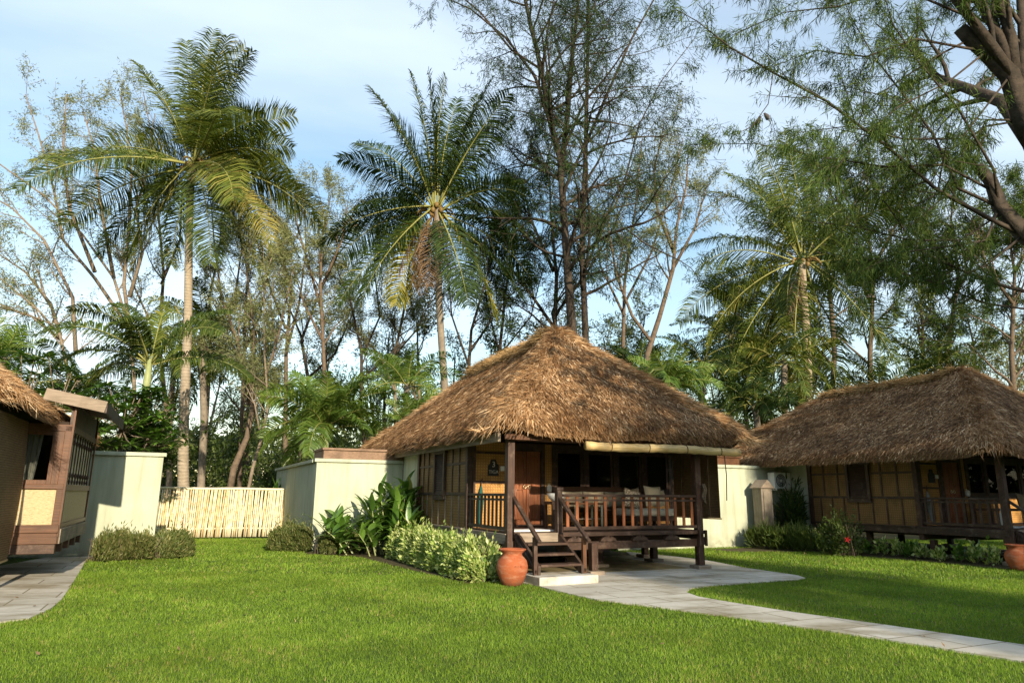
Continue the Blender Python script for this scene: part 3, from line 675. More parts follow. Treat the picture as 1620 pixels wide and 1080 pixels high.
def inside(px, py, poly):
    c = np.zeros(len(px), bool); n = len(poly); j = n - 1
    for i in range(n):
        xi, yi = poly[i]; xj, yj = poly[j]
        k = ((yi > py) != (yj > py)) & (px < (xj - xi) * (py - yi) / (yj - yi + 1e-12) + xi); c ^= k; j = i
    return c
houses = [[tuple(local(o, u, v)[:2]) for u, v in ((0, -.1 if o is not OA else .0), (4.6, 0), (4.6, 2), (5.3, 2.1), (5.3, 7), (0, 7))] for o in (OA, OB, OC)]
def lawn_field(x, y):
    return smooth_noise(x * .7 + np.sin(y * .6), y * .6, 3) * .45 + smooth_noise(x * 2.3 + np.sin(y * 1.9), y * 2.1 + np.sin(x * 1.3), 6) * .35 + smooth_noise(x * 7.3 + np.sin(y * 5), y * 6.1, 8) * .35
def lawn(y0, y1, dens, h, w, seed):
    xm = .86 * y1 + 1.; n = int((y1 - y0) * 2 * xm * dens)
    x = rng.uniform(-xm, xm, n); y = rng.uniform(y0, y1, n)
    k = (np.abs(x) < .86 * y + 1.2)
    k &= (y < 23.4 + .0 * x) | (x > 3)
    x, y = x[k], y[k]
    bad = np.zeros(len(x), bool)
    for p in [front_path, left_path, bpath] + bedp + houses: bad |= inside(x, y, p)
    x, y = x[~bad], y[~bad]; N = len(x); fl = lawn_field(x, y)
    L = h * rng.uniform(.45, 1.25, N) * (1 + .25 * fl); lean = rng.normal(0, .42, (N, 2)) + np.stack([.25 * fl, .2 * smooth_noise(x * 2, y * 2, 12)], 1)
    d = np.concatenate([lean, np.ones((N, 1))], 1)
    P = np.stack([x, y, np.full(N, -.004)], 1)
    c = np.clip(rng.beta(2.2, 2.4, N) * .8 + .2 * fl + (rng.uniform(0, 1, N) < .08 + .12 * (fl > .3)) * .38, 0, 1)
    return tri(P, d, L, w * rng.uniform(.7, 1.3, N), rng.normal(size=(N, 3)) * (1, 1, 0)), c
parts = [lawn(2.2, 5., 8500, .04, .0046, 1), lawn(5., 8.5, 5000, .042, .007, 2), lawn(8.5, 13.5, 2400, .046, .0105, 3), lawn(13.5, 26, 750, .05, .018, 4)]
o = np_mesh('lawn_grass', np.concatenate([p[0] for p in parts]), 3, 'grass_blade', None, np.concatenate([p[1] for p in parts]))
tag(o, 'short green lawn grass with a few straw coloured blades', 'grass', kind='stuff')

# fallen leaves and twigs on the lawn and path
N = 420; x = rng.uniform(-11, 13, N); y = rng.uniform(3, 19, N); bad = np.zeros(N, bool)
for p in houses + bedp: bad |= inside(x, y, p)
x, y = x[~bad], y[~bad]; N = len(x); on = inside(x, y, front_path) | inside(x, y, left_path)
P = np.stack([x, y, np.where(on, .03, .042)], 1); d = np.concatenate([rng.normal(size=(N, 2)), rng.uniform(0, .35, (N, 1))], 1)
tag(np_mesh('fallen_leaves', rhomb(P, d, rng.uniform(.03, .075, N), rng.uniform(.014, .035, N), np.cross(unit(d), (0, 0, 1.)) + rng.normal(0, .25, (N, 3))), 4, 'dead_frond', None, rng.uniform(0, 1, N)), 'scattered brown fallen leaves on the lawn and path', 'leaf litter', kind='stuff')

# ------------------------------------------------------------------ garden walls
def wall_piece(parent, p, q, th, h, name='wall'):
    d = (q - p); L = d.length; a = math.atan2(d.y, d.x); M = Matrix.Translation(p) @ Matrix.Rotation(a, 4, 'Z')
    return MB().box(0, L, 0, th, 0, h, M).build(name, 'stucco', parent, bevel=.01)
def cap_piece(parent, p, q, th, h, over=.06, ch=.09):
    d = (q - p); L = d.length; a = math.atan2(d.y, d.x); M = Matrix.Translation(p) @ Matrix.Rotation(a, 4, 'Z')
    return MB().box(-over, L + over, -over, th + over, h, h + ch, M).build('coping', 'stucco', parent, bevel=.008)
# left wall
w = empty('garden_wall', local(OC, 5.4, 7.05), 0, 'pale green garden wall beside the left bungalow, with a hard roof shadow', 'wall')
w.location = (0, 0, 0)
pL0 = local(OC, 3.0, 7.05); rL = local(OC, 5.4, 7.05)
# right end where the photo has it
eL = None
for t in np.linspace(1, 6, 400):
    p = local(OC, 5.4 + t, 7.05); v_ = CR.transposed() @ (Vector((p.x, p.y, 1.2)) - Vector((0, 0, CAMH)))
    if 810 + 1080 * v_.x / -v_.z > 250: eL = p; break
uL = (eL - rL).length + 5.4
wall_piece(w, pL0, eL, .22, 2.33); cap_piece(w, pL0, eL, .22, 2.33)
MB().box(0, .012, -.012, .004, .02, 2.32, Matrix.Translation(local(OC, uL - .3, 7.05)) @ Matrix.Rotation(A25, 4, 'Z')).build('joint', 'stucco', w)
wall_piece(w, local(OC, uL - .22, 7.28), local(OC, uL - .22, 13.0), .2, 2.3)
# right (middle) wall
w = empty('garden_wall', (0, 0, 0), 0, 'pale green wall corner with brown timber planter box, right of the bamboo fence', 'wall')
cR = local(OA, -2.4, 7.05)
wall_piece(w, cR, local(OA, -.03, 7.05), .22, 2.3); cap_piece(w, cR, local(OA, -.1, 7.05), .22, 2.3)
eR = local(OA, -2.62, 16)
MB().box(0, .22, .24, 8.9, 0, 2.29, Matrix.Translation(cR) @ Matrix.Rotation(A25, 4, 'Z')).build('wall', 'stucco', w, bevel=.01)
MB().box(-.08, .3, .29, 8.9, 2.29, 2.375, Matrix.Translation(cR) @ Matrix.Rotation(A25, 4, 'Z')).build('coping', 'stucco', w, bevel=.008)
MR = Matrix.Translation(cR) @ Matrix.Rotation(A25, 4, 'Z')
pb = MB().box(.16, 2.8, .0, .04, 2.392, 2.62, MR).box(.12, 2.8, -.05, .04, 2.62, 2.68, MR).box(.16, .2, .042, 1.5, 2.392, 2.62, MR).box(.12, .2, .042, 1.5, 2.62, 2.68, MR).build('planter_box', 'plank_brown', w, bevel=.008)
# wall between the two bungalows on the right
w = empty('garden_wall', (0, 0, 0), 0, 'pale green wall between the two right-hand bungalows, partly sunlit', 'wall')
p0 = local(OA, 5.46, 4.66); p1 = local(OA, 12.4, 4.66)
wall_piece(w, p0, p1, .22, 2.35); cap_piece(w, p0, p1, .22, 2.35)
Mm = Matrix.Translation(local(OA, 6.3, 4.66)) @ Matrix.Rotation(A25, 4, 'Z')
MB().box(0, 3.75, .0, .25, 2.445, 2.72, Mm).box(-.04, 3.8, -.05, -.003, 2.66, 2.72, Mm).build('planter_box', 'red_wood_x', w, bevel=.008)

# bamboo fence: culms of uneven tilt behind a horizontal rail
fa = gp(250, 853) + Vector((-.35, -.0, 0)); fb = gp(473, 850); fa.z = fb.z = 0
fence = empty('bamboo_fence', fa, 0, 'low bamboo pole fence between the two pale garden walls', 'fence')
fd = (fb - fa).normalized(); FL = (fb - fa).length + .25; fn_ = Vector((fd.y, -fd.x, 0))
n = 84
for i in range(n):
    t = (i + .5) / n * FL; r = random.uniform(.022, .032)
    if False: continue
    tl = random.gauss(.02, .026); p = fd * t + fn_ * random.uniform(-.01, .01); z1 = 1.56 + random.uniform(-.01, .01)
    off = random.uniform(0, .3); st_ = [(.05, 1., 0)]
    for k in range(5):
        z = .15 + off + k * .32
        if z > z1 - .05: break
        st_ += [(z - .01, 1., 0), (z - .004, 1.14, 1), (z + .004, 1.14, 0), (z + .01, .98, 0)]
    st_.append((z1, 1., 0)); m_ = MB()
    m_.tube([p + fd * (tl * (z - .8)) + Vector((0, 0, z)) for z, _, _ in st_], [r * k for _, k, _ in st_], 8)
    o = m_.build('bamboo_pole', 'bamboo_pale' if random.random() < .75 else 'bamboo', fence, True); o.data.materials.append(MATS['bamboo_node'])
    for q_, (_, _, fl_n) in enumerate(st_[:-1]):
        if fl_n:
            for j_ in range(8): o.data.polygons[q_ * 8 + j_].material_index = 1
for z in (1.6, .32):
    pts = [fd * t + Vector((0, 0, z + .008 * math.sin(t * 3))) + fn_ * (.0 if z > 1 else -.06) for t in np.linspace(-.05, FL + .02, 14)]
    MB().tube(pts, .042 if z > 1 else .03, 10).build('rail', 'bamboo_pale', fence, True)
MB().tube([fd * .04 - fn_ * .02, fd * .04 - fn_ * .02 + Vector((0, 0, 1.56))], .06, 10).build('end_post', 'bamboo_node', fence, True)

# ------------------------------------------------------------------ things on and around the verandahs
def put(o, base, u, v, z, rz=0):
    p = local(base, u, v, z); o.location = p; o.rotation_euler = (0, 0, A25 + rz); return o
def sign(base, num, word, label):
    s_ = put(empty('room_sign', label=label, cat='sign', group='room signs'), base, .56, 2.07, 2.06)
    MB().prism([(-.13, -.17), (.13, -.17), (.13, .05), (.08, .1), (.06, .18), (-.06, .18), (-.08, .1), (-.13, .05)], 0, .02, Matrix.Rotation(R(90), 4, 'X')).build('board', 'black_paint', s_, bevel=.004)
    text_mesh(num, .17, (0, -.024, .07), (R(90), 0, 0), s_, 'number'); text_mesh(word, .105, (0, -.024, -.09), (R(90), 0, 0), s_, 'word')
    s_.rotation_euler = (0, 0, A25)
sign(OA, '3', 'TIGA', 'black plaque reading 3 TIGA on the woven panel behind the railing')
s_ = put(empty('room_sign', label='dark illegible number plaque on the woven panel of the shaded right bungalow', cat='sign', group='room signs'), OB, .56, 2.07, 2.06)
MB().prism([(-.13, -.17), (.13, -.17), (.13, .05), (.08, .1), (.06, .18), (-.06, .18), (-.08, .1), (-.13, .05)], 0, .02, Matrix.Rotation(R(90), 4, 'X')).build('board', 'black_paint', s_, bevel=.004)

# rolled-up bamboo blind on the front of the near bungalow
rb = put(empty('rolled_blind', label='rolled-up yellow bamboo blind hanging along the front eave', cat='blind'), OA, 1.42, -.42, 2.43)
pts = [(x, 0, -.012 * math.sin(x * 2.1)) for x in np.linspace(0, 3.85, 30)]
MB().tube(pts, [.085 + .006 * math.sin(i * 2.3) for i in range(30)], 14).build('roll', 'blind_roll', rb, True)
for x in (.55, 1.45, 2.4, 3.3):
    MB().tube([(x + .0, .096 * math.sin(a), .096 * math.cos(a)) for a in np.linspace(0, 2 * math.pi, 13)], .008, 5, False).build('tie_cord', 'rope', rb)
MB().tube([(3.42, -.02, -.05), (3.45, -.02, -.5), (3.4, -.04, -1.02)], .012, 6).build('pull_cord', 'rope', rb)
# knotted rope on the right post
rp = put(empty('rope_bundle', label='dark knotted rope bundle hanging on the front right post of the near verandah', cat='rope'), OA, 4.5, -.1, 1.55)
for k in range(5):
    a = k * .8; MB().tube([(.03 * math.cos(a), -.02, .2), (.05 * math.cos(a) + .02, -.04 - .01 * k, .08), (.06 * math.cos(a + 1), -.03, -.06), (.03 * math.cos(a + 2) + .03, -.04, -.2), (.02, -.02, -.06), (.0, -.02, .18)], .016, 6).build('strand', 'rope', rp, True)

def hang_blind(O, u, v0, v1, z0, z1, label, bow=.0, group='lowered slat blinds', edge=False):
    h = put(empty('hanging_blind', label=label, cat='blind', group=group), O, u, v0, 0)
    n, mz = 14, 16; vs = []
    for i in range(n + 1):
        for j in range(mz + 1):
            v = (v1 - v0) * i / n; z = z0 + (z1 - z0) * j / mz; vs.append((bow * math.sin(j / mz * math.pi) + .012 * math.sin(i * 1.1), v, z - .03 * math.sin(i / n * 3.1) * (1 - j / mz)))
    m_ = MB(); m_.add(vs, [(i * (mz + 1) + j, (i + 1) * (mz + 1) + j, (i + 1) * (mz + 1) + j + 1, i * (mz + 1) + j + 1) for i in range(n) for j in range(mz)])
    o = m_.build('slats', 'blind_slats', h); so = o.modifiers.new('thick', 'SOLIDIFY'); so.thickness = .01
    MB().tube([(0, -.02, z0 - .01), (0, v1 - v0 + .02, z0 - .01)], .02, 8).build('bottom_rod', 'bamboo', h, True)
    for f_ in (.2, .8): MB().tube([(-.02, (v1 - v0) * f_, z1), (-.02, (v1 - v0) * f_, z0 + .02)], .007, 5).build('cord', 'rope', h)
    if edge: MB().tube([vs[j] for j in range(mz + 1)], .013, 6).build('edge_binding', 'bamboo', h)
    return h
hang_blind(OA, 5.35, .35, 1.95, 1.02, 2.55, 'dark lowered slat blind on the right side of the near verandah')
# side table with bowl
tb = put(empty('side_table', label='wooden side table with pale bamboo legs beside the verandah railing', cat='table'), OA, 2.15, 1.0, DK)
MB().box(-.3, .42, -.25, .25, .5, .54).build('tabletop', 'red_wood_x', tb, bevel=.006)
MB().box(-.26, .38, -.2, .2, .2, .22).build('shelf', 'weathered_x', tb)
for x in (-.26, .38):
    for y in (-.2, .2): MB().tube([(x, y, 0), (x, y, .5)], .022, 8).build('leg', 'bamboo_pale', tb, True)
bo = put(MB().lathe([(.05, 0), (.11, .02), (.17, .09), (.2, .17), (.185, .17), (.15, .09), (.09, .035), (0.01, .03)]).build('bowl', 'white_paint', None, True), OA, 1.62, 1.15, DK + .56)
tag(bo, 'white bowl on the dark stand next to the near door', 'bowl')
sd = put(empty('plant_stand', label='dark square wooden stand between the door and the side table', cat='stand'), OA, 1.62, 1.15, DK)
MB().box(-.2, .2, -.2, .2, .5, .56).build('top', 'dark_wood_x', sd, bevel=.005)
for x in (-.16, .16):
    for y in (-.16, .16): MB().box(x - .025, x + .025, y - .025, y + .025, 0, .5).build('leg', 'dark_wood_z', sd)
# wall lamp
def wall_lamp(O, lab):
    l_ = put(empty('wall_lamp', label=lab, cat='lamp', group='wall lamps by the doors'), O, 1.92, 2.06, 1.62)
    MB().lathe([(.02, -.07), (.05, -.06), (.06, 0), (.055, .06), (.03, .09)], (0, -.05, 0), 14).build('lamp_shade', 'white_paint', l_, True)
    MB().box(-.03, .03, -.03, .0, -.03, .13).build('bracket', 'brass', l_)
wall_lamp(OA, 'small white wall lamp beside the sunlit red door'); wall_lamp(OB, 'small white wall lamp beside the door of the shaded right bungalow')
# bench with wooden back
bn = put(empty('verandah_bench', label='long wooden bench with reddish back rail under the dark windows', cat='bench'), OA, 2.1, 1.45, DK)
MB().box(0, 1.75, .0, .5, .34, .4).build('seat', 'dark_wood_x', bn, bevel=.006)
MB().box(0, 1.75, .46, .52, .76, .88).build('back_rail', 'red_wood_x', bn, bevel=.008)
MB().box(0, 1.75, .47, .51, .46, .52).build('back_rail', 'red_wood_x', bn)
for x in (.03, 1.72):
    MB().box(x - .03, x + .03, .0, .06, 0, .34).build('leg', 'dark_wood_z', bn); MB().box(x - .03, x + .03, .46, .52, 0, .88).build('leg', 'dark_wood_z', bn)
def pillow(w, h, t, mat, lab, base, u, v, z, tilt=0, roll=0, name='cushion', cat='cushion', group='cushions on the near verandah', rz=0):
    n = 12; vs = []; fs = []
    for sgn in (1, -1):
        for i in range(n + 1):
            for j in range(n + 1):
                a, b_ = i / n * 2 - 1, j / n * 2 - 1
                k = (1 - a ** 4) * (1 - b_ ** 4); pin = 1 - .1 * (1 - abs(a)) * abs(b_) ** 2; pin2 = 1 - .1 * (1 - abs(b_)) * abs(a) ** 2
                vs.append((a * w / 2 * pin2, sgn * t / 2 * max(k, 0) ** .55, b_ * h / 2 * pin))
    N = (n + 1) ** 2
    for s_ in range(2):
        for i in range(n):
            for j in range(n):
                q = (s_ * N + i * (n + 1) + j, s_ * N + (i + 1) * (n + 1) + j, s_ * N + (i + 1) * (n + 1) + j + 1, s_ * N + i * (n + 1) + j + 1); fs.append(q if s_ == 0 else q[::-1])
    o = MB().add(vs, fs).build(name, mat, None, True); o.location = local(base, u, v, z)
    o.rotation_euler = Euler((R(tilt), R(roll), A25 + rz)); return tag(o, lab, cat, group)
for k in range(3):
    pillow(.56, .36, .14, 'cushion_beige', ['back cushion at the left end of the wooden bench', 'middle back cushion of the wooden bench', 'back cushion of the bench closest to the daybed'][k], OA, 2.42 + k * .57, 1.84, DK + .6, -10)
# daybed
db = put(empty('daybed', label='low daybed with pale mattress at the right end of the verandah', cat='daybed'), OA, 3.2, .55, DK)
MB().box(0, 1.1, 0, .8, .16, .26).build('frame', 'dark_wood_x', db, bevel=.006)
MB().box(.01, 1.09, .01, .79, .262, .42).build('mattress', 'mattress', db, bevel=.04)
for x in (.04, 1.06):
    for y in (.04, .76): MB().box(x - .03, x + .03, y - .03, y + .03, 0, .16).build('leg', 'dark_wood_z', db)
pillow(.46, .46, .15, 'cushion_beige', 'large square beige cushion at the right end of the daybed', OA, 3.98, .95, DK + .68, -14, 3)
pillow(.4, .36, .13, 'cushion_beige', 'small beige cushion half behind the large one at the post', OA, 4.24, 1.1, DK + .63, -12, -6)
pillow(.42, .4, .13, 'cushion_taupe', 'brown cushion leaning in the middle of the daybed', OA, 3.55, 1.1, DK + .65, -12, -8)
pillow(.42, .42, .14, 'cushion_pattern', 'speckled cushion leaning at the left end of the daybed', OA, 3.32, .8, DK + .62, -18, 14)
mt = put(MB().box(0, .95, 0, .5, 0, .03).build('door_mat', 'white_cloth', None, bevel=.01), OA, .12, .25, DK + .002); tag(mt, 'white mat lying on the deck behind the near stair head', 'mat')
# closed umbrellas leaning in the corners
def umbrella(O, mat, lab):
    u_ = put(empty('closed_umbrella', label=lab, cat='umbrella', group='closed umbrellas in the verandah corners'), O, .2, 1.93, DK)
    MB().lathe([(.01, .0), (.035, .1), (.06, .35), (.07, .55), (.03, .8), (.012, .86)], (0, 0, .02), 10).build('canopy', mat, u_, True)
    MB().tube([(0, 0, .86), (0, 0, 1.0), (.03, 0, 1.03)], .012, 6).build('handle', 'dark_wood_z', u_, True)
    u_.rotation_euler = (R(-6), R(4), A25)
umbrella(OA, 'umbrella_green', 'closed green umbrella leaning in the corner below the 3 TIGA plaque'); umbrella(OB, 'umbrella_grey', 'closed grey umbrella leaning in the corner of the shaded right verandah')
# right verandah odds and ends
bt = put(MB().lathe([(.05, 0), (.075, .03), (.075, .3), (.04, .4), (.03, .46), (.035, .5)]).build('bottle', 'white_paint', None, True), OB, .72, .5, DK); tag(bt, 'tall white bottle standing on the shaded right verandah', 'bottle')
mt2 = put(MB().box(0, .5, 0, .35, 0, .04).build('door_mat', 'white_cloth', None, bevel=.01), OB, .95, .4, DK + .002); tag(mt2, 'white mat near the white bottle on the right verandah', 'mat')
mt3 = put(MB().box(0, .8, 0, .3, 0, .04).build('door_mat', 'white_cloth', None, bevel=.01), OB, 1.75, .4, DK + .002); tag(mt3, 'long white mat right of the stairs on the right verandah', 'mat')
pillow(.44, .44, .14, 'cushion_taupe', 'brown cushion on the right verandah at the photo edge', OB, 2.55, 1.0, DK + .62, -12, 5, group='')
hb = put(empty('verandah_bench', label='reddish wooden bench at the far right edge of the photo', cat='bench'), OB, 1.5, 1.2, DK)
MB().box(0, 1.6, 0, .5, .38, .44).build('seat', 'red_wood_x', hb); MB().box(0, 1.6, .45, .5, .6, .66).build('back_rail', 'red_wood_x', hb)
for x in (.04, 1.56):
    for y in (.03, .47): MB().box(x - .03, x + .03, y - .03, y + .03, 0, .38 if y < .2 else .66).build('leg', 'dark_wood_z', hb)
# left bungalow: lowered blind on its right verandah side
hang_blind(OC, 4.78, -.75, 1.9, .4, 2.62, 'long lowered bamboo blind with a pale edge, at the left photo edge', bow=.05, edge=True)

# terracotta jars
prof = [(.12, 0), (.17, .015), (.2, .08), (.255, .22), (.268, .32), (.245, .41), (.19, .47), (.165, .5), (.172, .53), (.225, .575), (.24, .595), (.225, .6), (.18, .565), (.15, .53), (.14, .5), (.16, .45), (.03, .42)]
j = empty('terracotta_jar', gp(810, 926), .4, 'large terracotta jar at the foot of the near stairs', 'jar', 'terracotta jars')
jb = MB().lathe(prof, n=40).build('body', 'terracotta', j, True)
fc = MB()
for dx in (-.045, .0, .045):
    for k in range(4):
        a = k * math.pi / 2 + .4; fc.tube([(dx + .012 * math.cos(a), -.262, .33 + .012 * math.sin(a)), (dx + .012 * math.cos(a), -.272, .33 + .012 * math.sin(a))], .008, 6)
fc.build('flower_relief', 'terracotta', jb)
j2 = copy_tree(j); j2.location = gp(1613, 902); j2.scale = (.9, .9, .9); j2['label'] = 'terracotta jar in the shade at the right photo edge'

# air conditioner and cabinet by the right wall
ac = empty('air_conditioner', local(OA, 11.45, 4.6, 1.74), A25, 'white air conditioner unit mounted under the right thatch', 'air conditioner')
MB().box(-.36, .36, -.3, -.02, 0, .5).build('casing', 'white_paint', ac, bevel=.02)
MB().tube([(-.1, -.302, .25), (-.1, -.312, .25)], .2, 24).build('fan_grille', 'ac_grey', ac)
for r_ in (.06, .11, .16): MB().tube([(-.1 + r_ * math.cos(a), -.316, .25 + r_ * math.sin(a)) for a in np.linspace(0, 6.283, 22)], .005, 4, False).build('grille_ring', 'white_paint', ac)
MB().tube([(-.1, -.31, .25), (-.1, -.322, .25)], .035, 12).build('hub', 'white_paint', ac)
for x in (-.28, .28): MB().box(x - .015, x + .015, -.3, -.0, -.05, -.003).build('bracket', 'white_paint', ac)
cbp = gp(1212, 866); cb = empty('shrine_cabinet', (cbp.x, cbp.y, 0), A25, 'narrow weathered wooden cabinet with gabled top against the pale wall', 'cabinet')
MB().box(-.22, .22, -.18, .18, .0, 1.75).build('body', 'weathered_z', cb, bevel=.01)
MB().add([(-.28, -.24, 1.75), (.28, -.24, 1.75), (.28, .24, 1.75), (-.28, .24, 1.75), (0, -.24, 2.0), (0, .24, 2.0)], [(3, 2, 1, 0), (0, 1, 4), (1, 2, 5, 4), (2, 3, 5), (3, 0, 4, 5)]).build('gable_roof', 'weathered_x', cb)
MB().box(-.15, .15, -.2, -.183, .12, 1.65).build('door', 'weathered_z', cb)

# ------------------------------------------------------------------ shrubs and bedding
def leafball(name, parent, mat, pts_fn, n, L, W, up=.4, colr=(2, 2), fat=.45):
    P, out = pts_fn(n); N = len(P)
    d = out + rng.normal(0, .55, (N, 3)); d[:, 2] += up
    o = np_mesh(name, rhomb(P, d, rng.uniform(*L, N), rng.uniform(*W, N), None, fat), 4, mat, parent, rng.beta(*colr, N)); return o
def boxhedge(p, q, w, h, n, rag=.08):
    rag = rag * 1.5
    """points through a hedge with a rounded, uneven skin, from p to q"""
    p, q = Vector(p), Vector(q); d = (q - p); L = d.length; d.normalize(); s_ = Vector((-d.y, d.x, 0))
    def fn(k):
        t = rng.uniform(-.02, 1.02, k) * L; a = rng.uniform(0, math.pi, k); r = 1 - np.abs(rng.normal(0, .16, k))
        lump = 1 + rag * 1.4 * smooth_noise(t * 4, a * 2, 5) + rag * smooth_noise(t * 9, a * 5, 2)
        ex = np.sign(np.cos(a)) * np.abs(np.cos(a)) ** .5; ez = np.abs(np.sin(a)) ** .5
        end = np.clip(np.minimum(t, L - t) / .2 + .55, 0, 1) ** .5; shoot = (rng.uniform(0, 1, k) < .06) * rng.uniform(0, .45, k)
        x = ex * w / 2 * r * lump * end; z = (ez * r * lump * end) * h * (rng.uniform(.7, 1, k) ** .4 + shoot)
        z = np.where(rng.uniform(0, 1, k) < .3, z * rng.uniform(.1, 1, k), z)
        P = np.outer(t, d) + np.outer(x, s_) + np.array(p) + np.outer(z, (0, 0, 1)); o_ = np.outer(ex, s_) + np.outer(ez * .8, (0, 0, 1)); return P, o_
    return fn
def stems(parent, p, q, w, h, n, mat='bark_brown', r=.006):
    m_ = MB(); p, q = Vector(p), Vector(q)
    for i in range(n):
        b_ = p.lerp(q, random.random()) + Vector((random.uniform(-w, w) * .35, random.uniform(-w, w) * .35, 0)); m_.tube([b_ if n > 9 else p.lerp(q, .5), b_ + Vector((random.uniform(-.06, .06), random.uniform(-.06, .06), h * .5)), b_ + Vector((random.uniform(-.12, .12), random.uniform(-.12, .12), h * .95))], [r * 1.3, r, r * .6], 4)
    return m_.build('stems', mat, parent)
def shrub(name, lab, cat, pxa, pxb, w, h, n, mat, L, W, group=None, up=.4, rag=.1, st=30, colr=(2, 2), z=0, stm='bark_brown'):
    a, b_ = (gp(*pxa) if len(pxa) == 2 else Vector(pxa)), (gp(*pxb) if len(pxb) == 2 else Vector(pxb))
    e = empty(name, (0, 0, 0), 0, lab, cat, group)
    leafball('foliage', e, mat, boxhedge(a, b_, w, h, n, rag), n, L, W, up, colr); stems(e, a, b_, w, h, st, stm); return e
hA = local(OA, -.62, -.35); hB = local(OA, -.7, 4.6)
shrub('clipped_hedge', 'bright variegated cream and green hedge along the near bungalow', 'hedge', tuple(hA), tuple(hB), .7, .64, 20000, 'leaf_variegated', (.06, .13), (.028, .055), rag=.1, st=60, colr=(2.2, 1.7))
shrub('low_shrub', 'grey-green narrow-leaved shrub at the foot of the left pale wall', 'shrub', (148, 888), (238, 884), .6, .52, 9000, 'leaf_shrub', (.07, .16), (.016, .034), 'shrubs along the pale walls', .9, .16, 60, colr=(2.4, 1.6))
shrub('low_shrub', 'rounded darker shrub at the left end of the bamboo fence', 'shrub', (250, 884), (290, 880), .7, .5, 8000, 'leaf_shrub', (.06, .13), (.016, .034), 'shrubs along the pale walls', .8, .16, 40)
shrub('low_shrub', 'rounded green shrub at the right end of the bamboo fence', 'shrub', (434, 870), (497, 872), .75, .6, 11000, 'leaf_shrub', (.06, .13), (.016, .034), 'shrubs along the pale walls', .8, .14, 40)
shrub('low_shrub', 'twiggy shrub with pale stems under the timber planter wall', 'shrub', (505, 876), (578, 874), .6, .5, 6500, 'leaf_shrub', (.06, .13), (.016, .03), 'shrubs along the pale walls', .9, .2, 60)
shrub('low_shrub', 'dark upright shrub against the sunlit wall between the right bungalows', 'shrub', (1118, 856), (1176, 858), .6, .62, 6500, 'leaf_mid', (.08, .18), (.016, .03), 'shrubs along the pale walls', 1.4, .2, 40)
shrub('fan_palm_shrub', 'tall dark lady palm clump beside the weathered wooden cabinet', 'palm shrub', (1245, 866), (1270, 866), .8, 1.45, 3200, 'palm_leaf_dark', (.18, .32), (.025, .045), None, .3, .18, 26, stm='bark_dark')
shrub('strap_leaf_plants', 'dark strap-leaved clump in front of the wooden cabinet', 'plant', (1190, 866), (1290, 872), .7, .5, 3800, 'leaf_mid', (.16, .32), (.02, .035), None, .9, .2, 10)
hib = shrub('flowering_shrub', 'loose shrub with one red flower beside the shaded bungalow', 'shrub', (1312, 876), (1352, 880), .8, .85, 2600, 'leaf_mid', (.06, .12), (.03, .05), None, .5, .25, 26)
fp = gp(1340, 880); ft = at(1340, 853, fp.y - .42)
fl_ = MB()
for k in range(5):
    a = k * 1.257; fl_.add([ft, ft + Vector((.05 * math.cos(a - .4), -.03, .05 * math.sin(a - .4))), ft + Vector((.085 * math.cos(a), -.04, .085 * math.sin(a))), ft + Vector((.05 * math.cos(a + .4), -.03, .05 * math.sin(a + .4)))], [(0, 1, 2, 3)])
fl_.build('flower', 'flower_red', hib)
# variegated ground cover row in front of the right bungalow
gc0, gc1 = local(OB, -.45, 5.0), local(OB, -.4, .1)
labs = ['first', 'second', 'third', 'fourth', 'fifth', 'sixth', 'seventh', 'eighth', 'ninth', 'tenth', 'eleventh', 'twelfth']
for k in range(12):
    p = gc0.lerp(gc1, (k + .5) / 12) + Vector((random.uniform(-.08, .08), random.uniform(-.08, .08), 0)); q = p + Vector((.16, -.16, 0))
    lab = f'{labs[k]} ground cover plant from the red-flowered shrub, along the shaded bungalow'
    shrub('ground_cover_plant', lab, 'plant', tuple(p), tuple(q), .45, random.uniform(.25, .42), 130, 'leaf_variegated' if k % 3 else 'leaf_glossy', (.09, .17), (.05, .085), 'low plants in the bed of the right bungalow', .5, .3, 5)

def broadleaf(P, d, L, W, fold=.25, droop=.5, n=6):
    """one lanceolate leaf with midrib fold; returns verts, faces"""
    d = Vector(d).normalized(); up = Vector((0, 0, 1)); s_ = d.cross(up)
    s_ = s_.normalized() if s_.length > .05 else Vector((1, 0, 0)); nrm = s_.cross(d)
    vs = []; p = Vector(P); dd = d.copy()
    for i in range(n + 1):
        t = i / n; w_ = W * .5 * (math.sin(math.pi * min(1, t ** .8 * .97 + .03)) ** .7) if 0 < i < n else W * .04
        nn = s_.cross(dd).normalized()
        vs += [p - s_ * w_ + nn * w_ * fold, p.copy(), p + s_ * w_ + nn * w_ * fold]
        dd = (dd + Vector((0, 0, -droop / n))).normalized(); p = p + dd * (L / n)
    fs = []
    for i in range(n): a = i * 3; fs += [(a, a + 1, a + 4, a + 3), (a + 1, a + 2, a + 5, a + 4)]
    return vs, fs
def leafy(name, mat, leaves, parent):
    V, F, A = [], [], []
    for (vs, fs, c) in leaves:
        b = len(V); V += vs; F += [tuple(b + i for i in f) for f in fs]; A += [c] * len(vs)
    me = D.meshes.new(name); me.from_pydata(V, [], F); me.materials.append(MATS[mat]); a = me.attributes.new('v', 'FLOAT', 'POINT'); a.data.foreach_set('value', A)
    me.polygons.foreach_set('use_smooth', [True] * len(me.polygons)); me.update(); return link(name, me, parent)
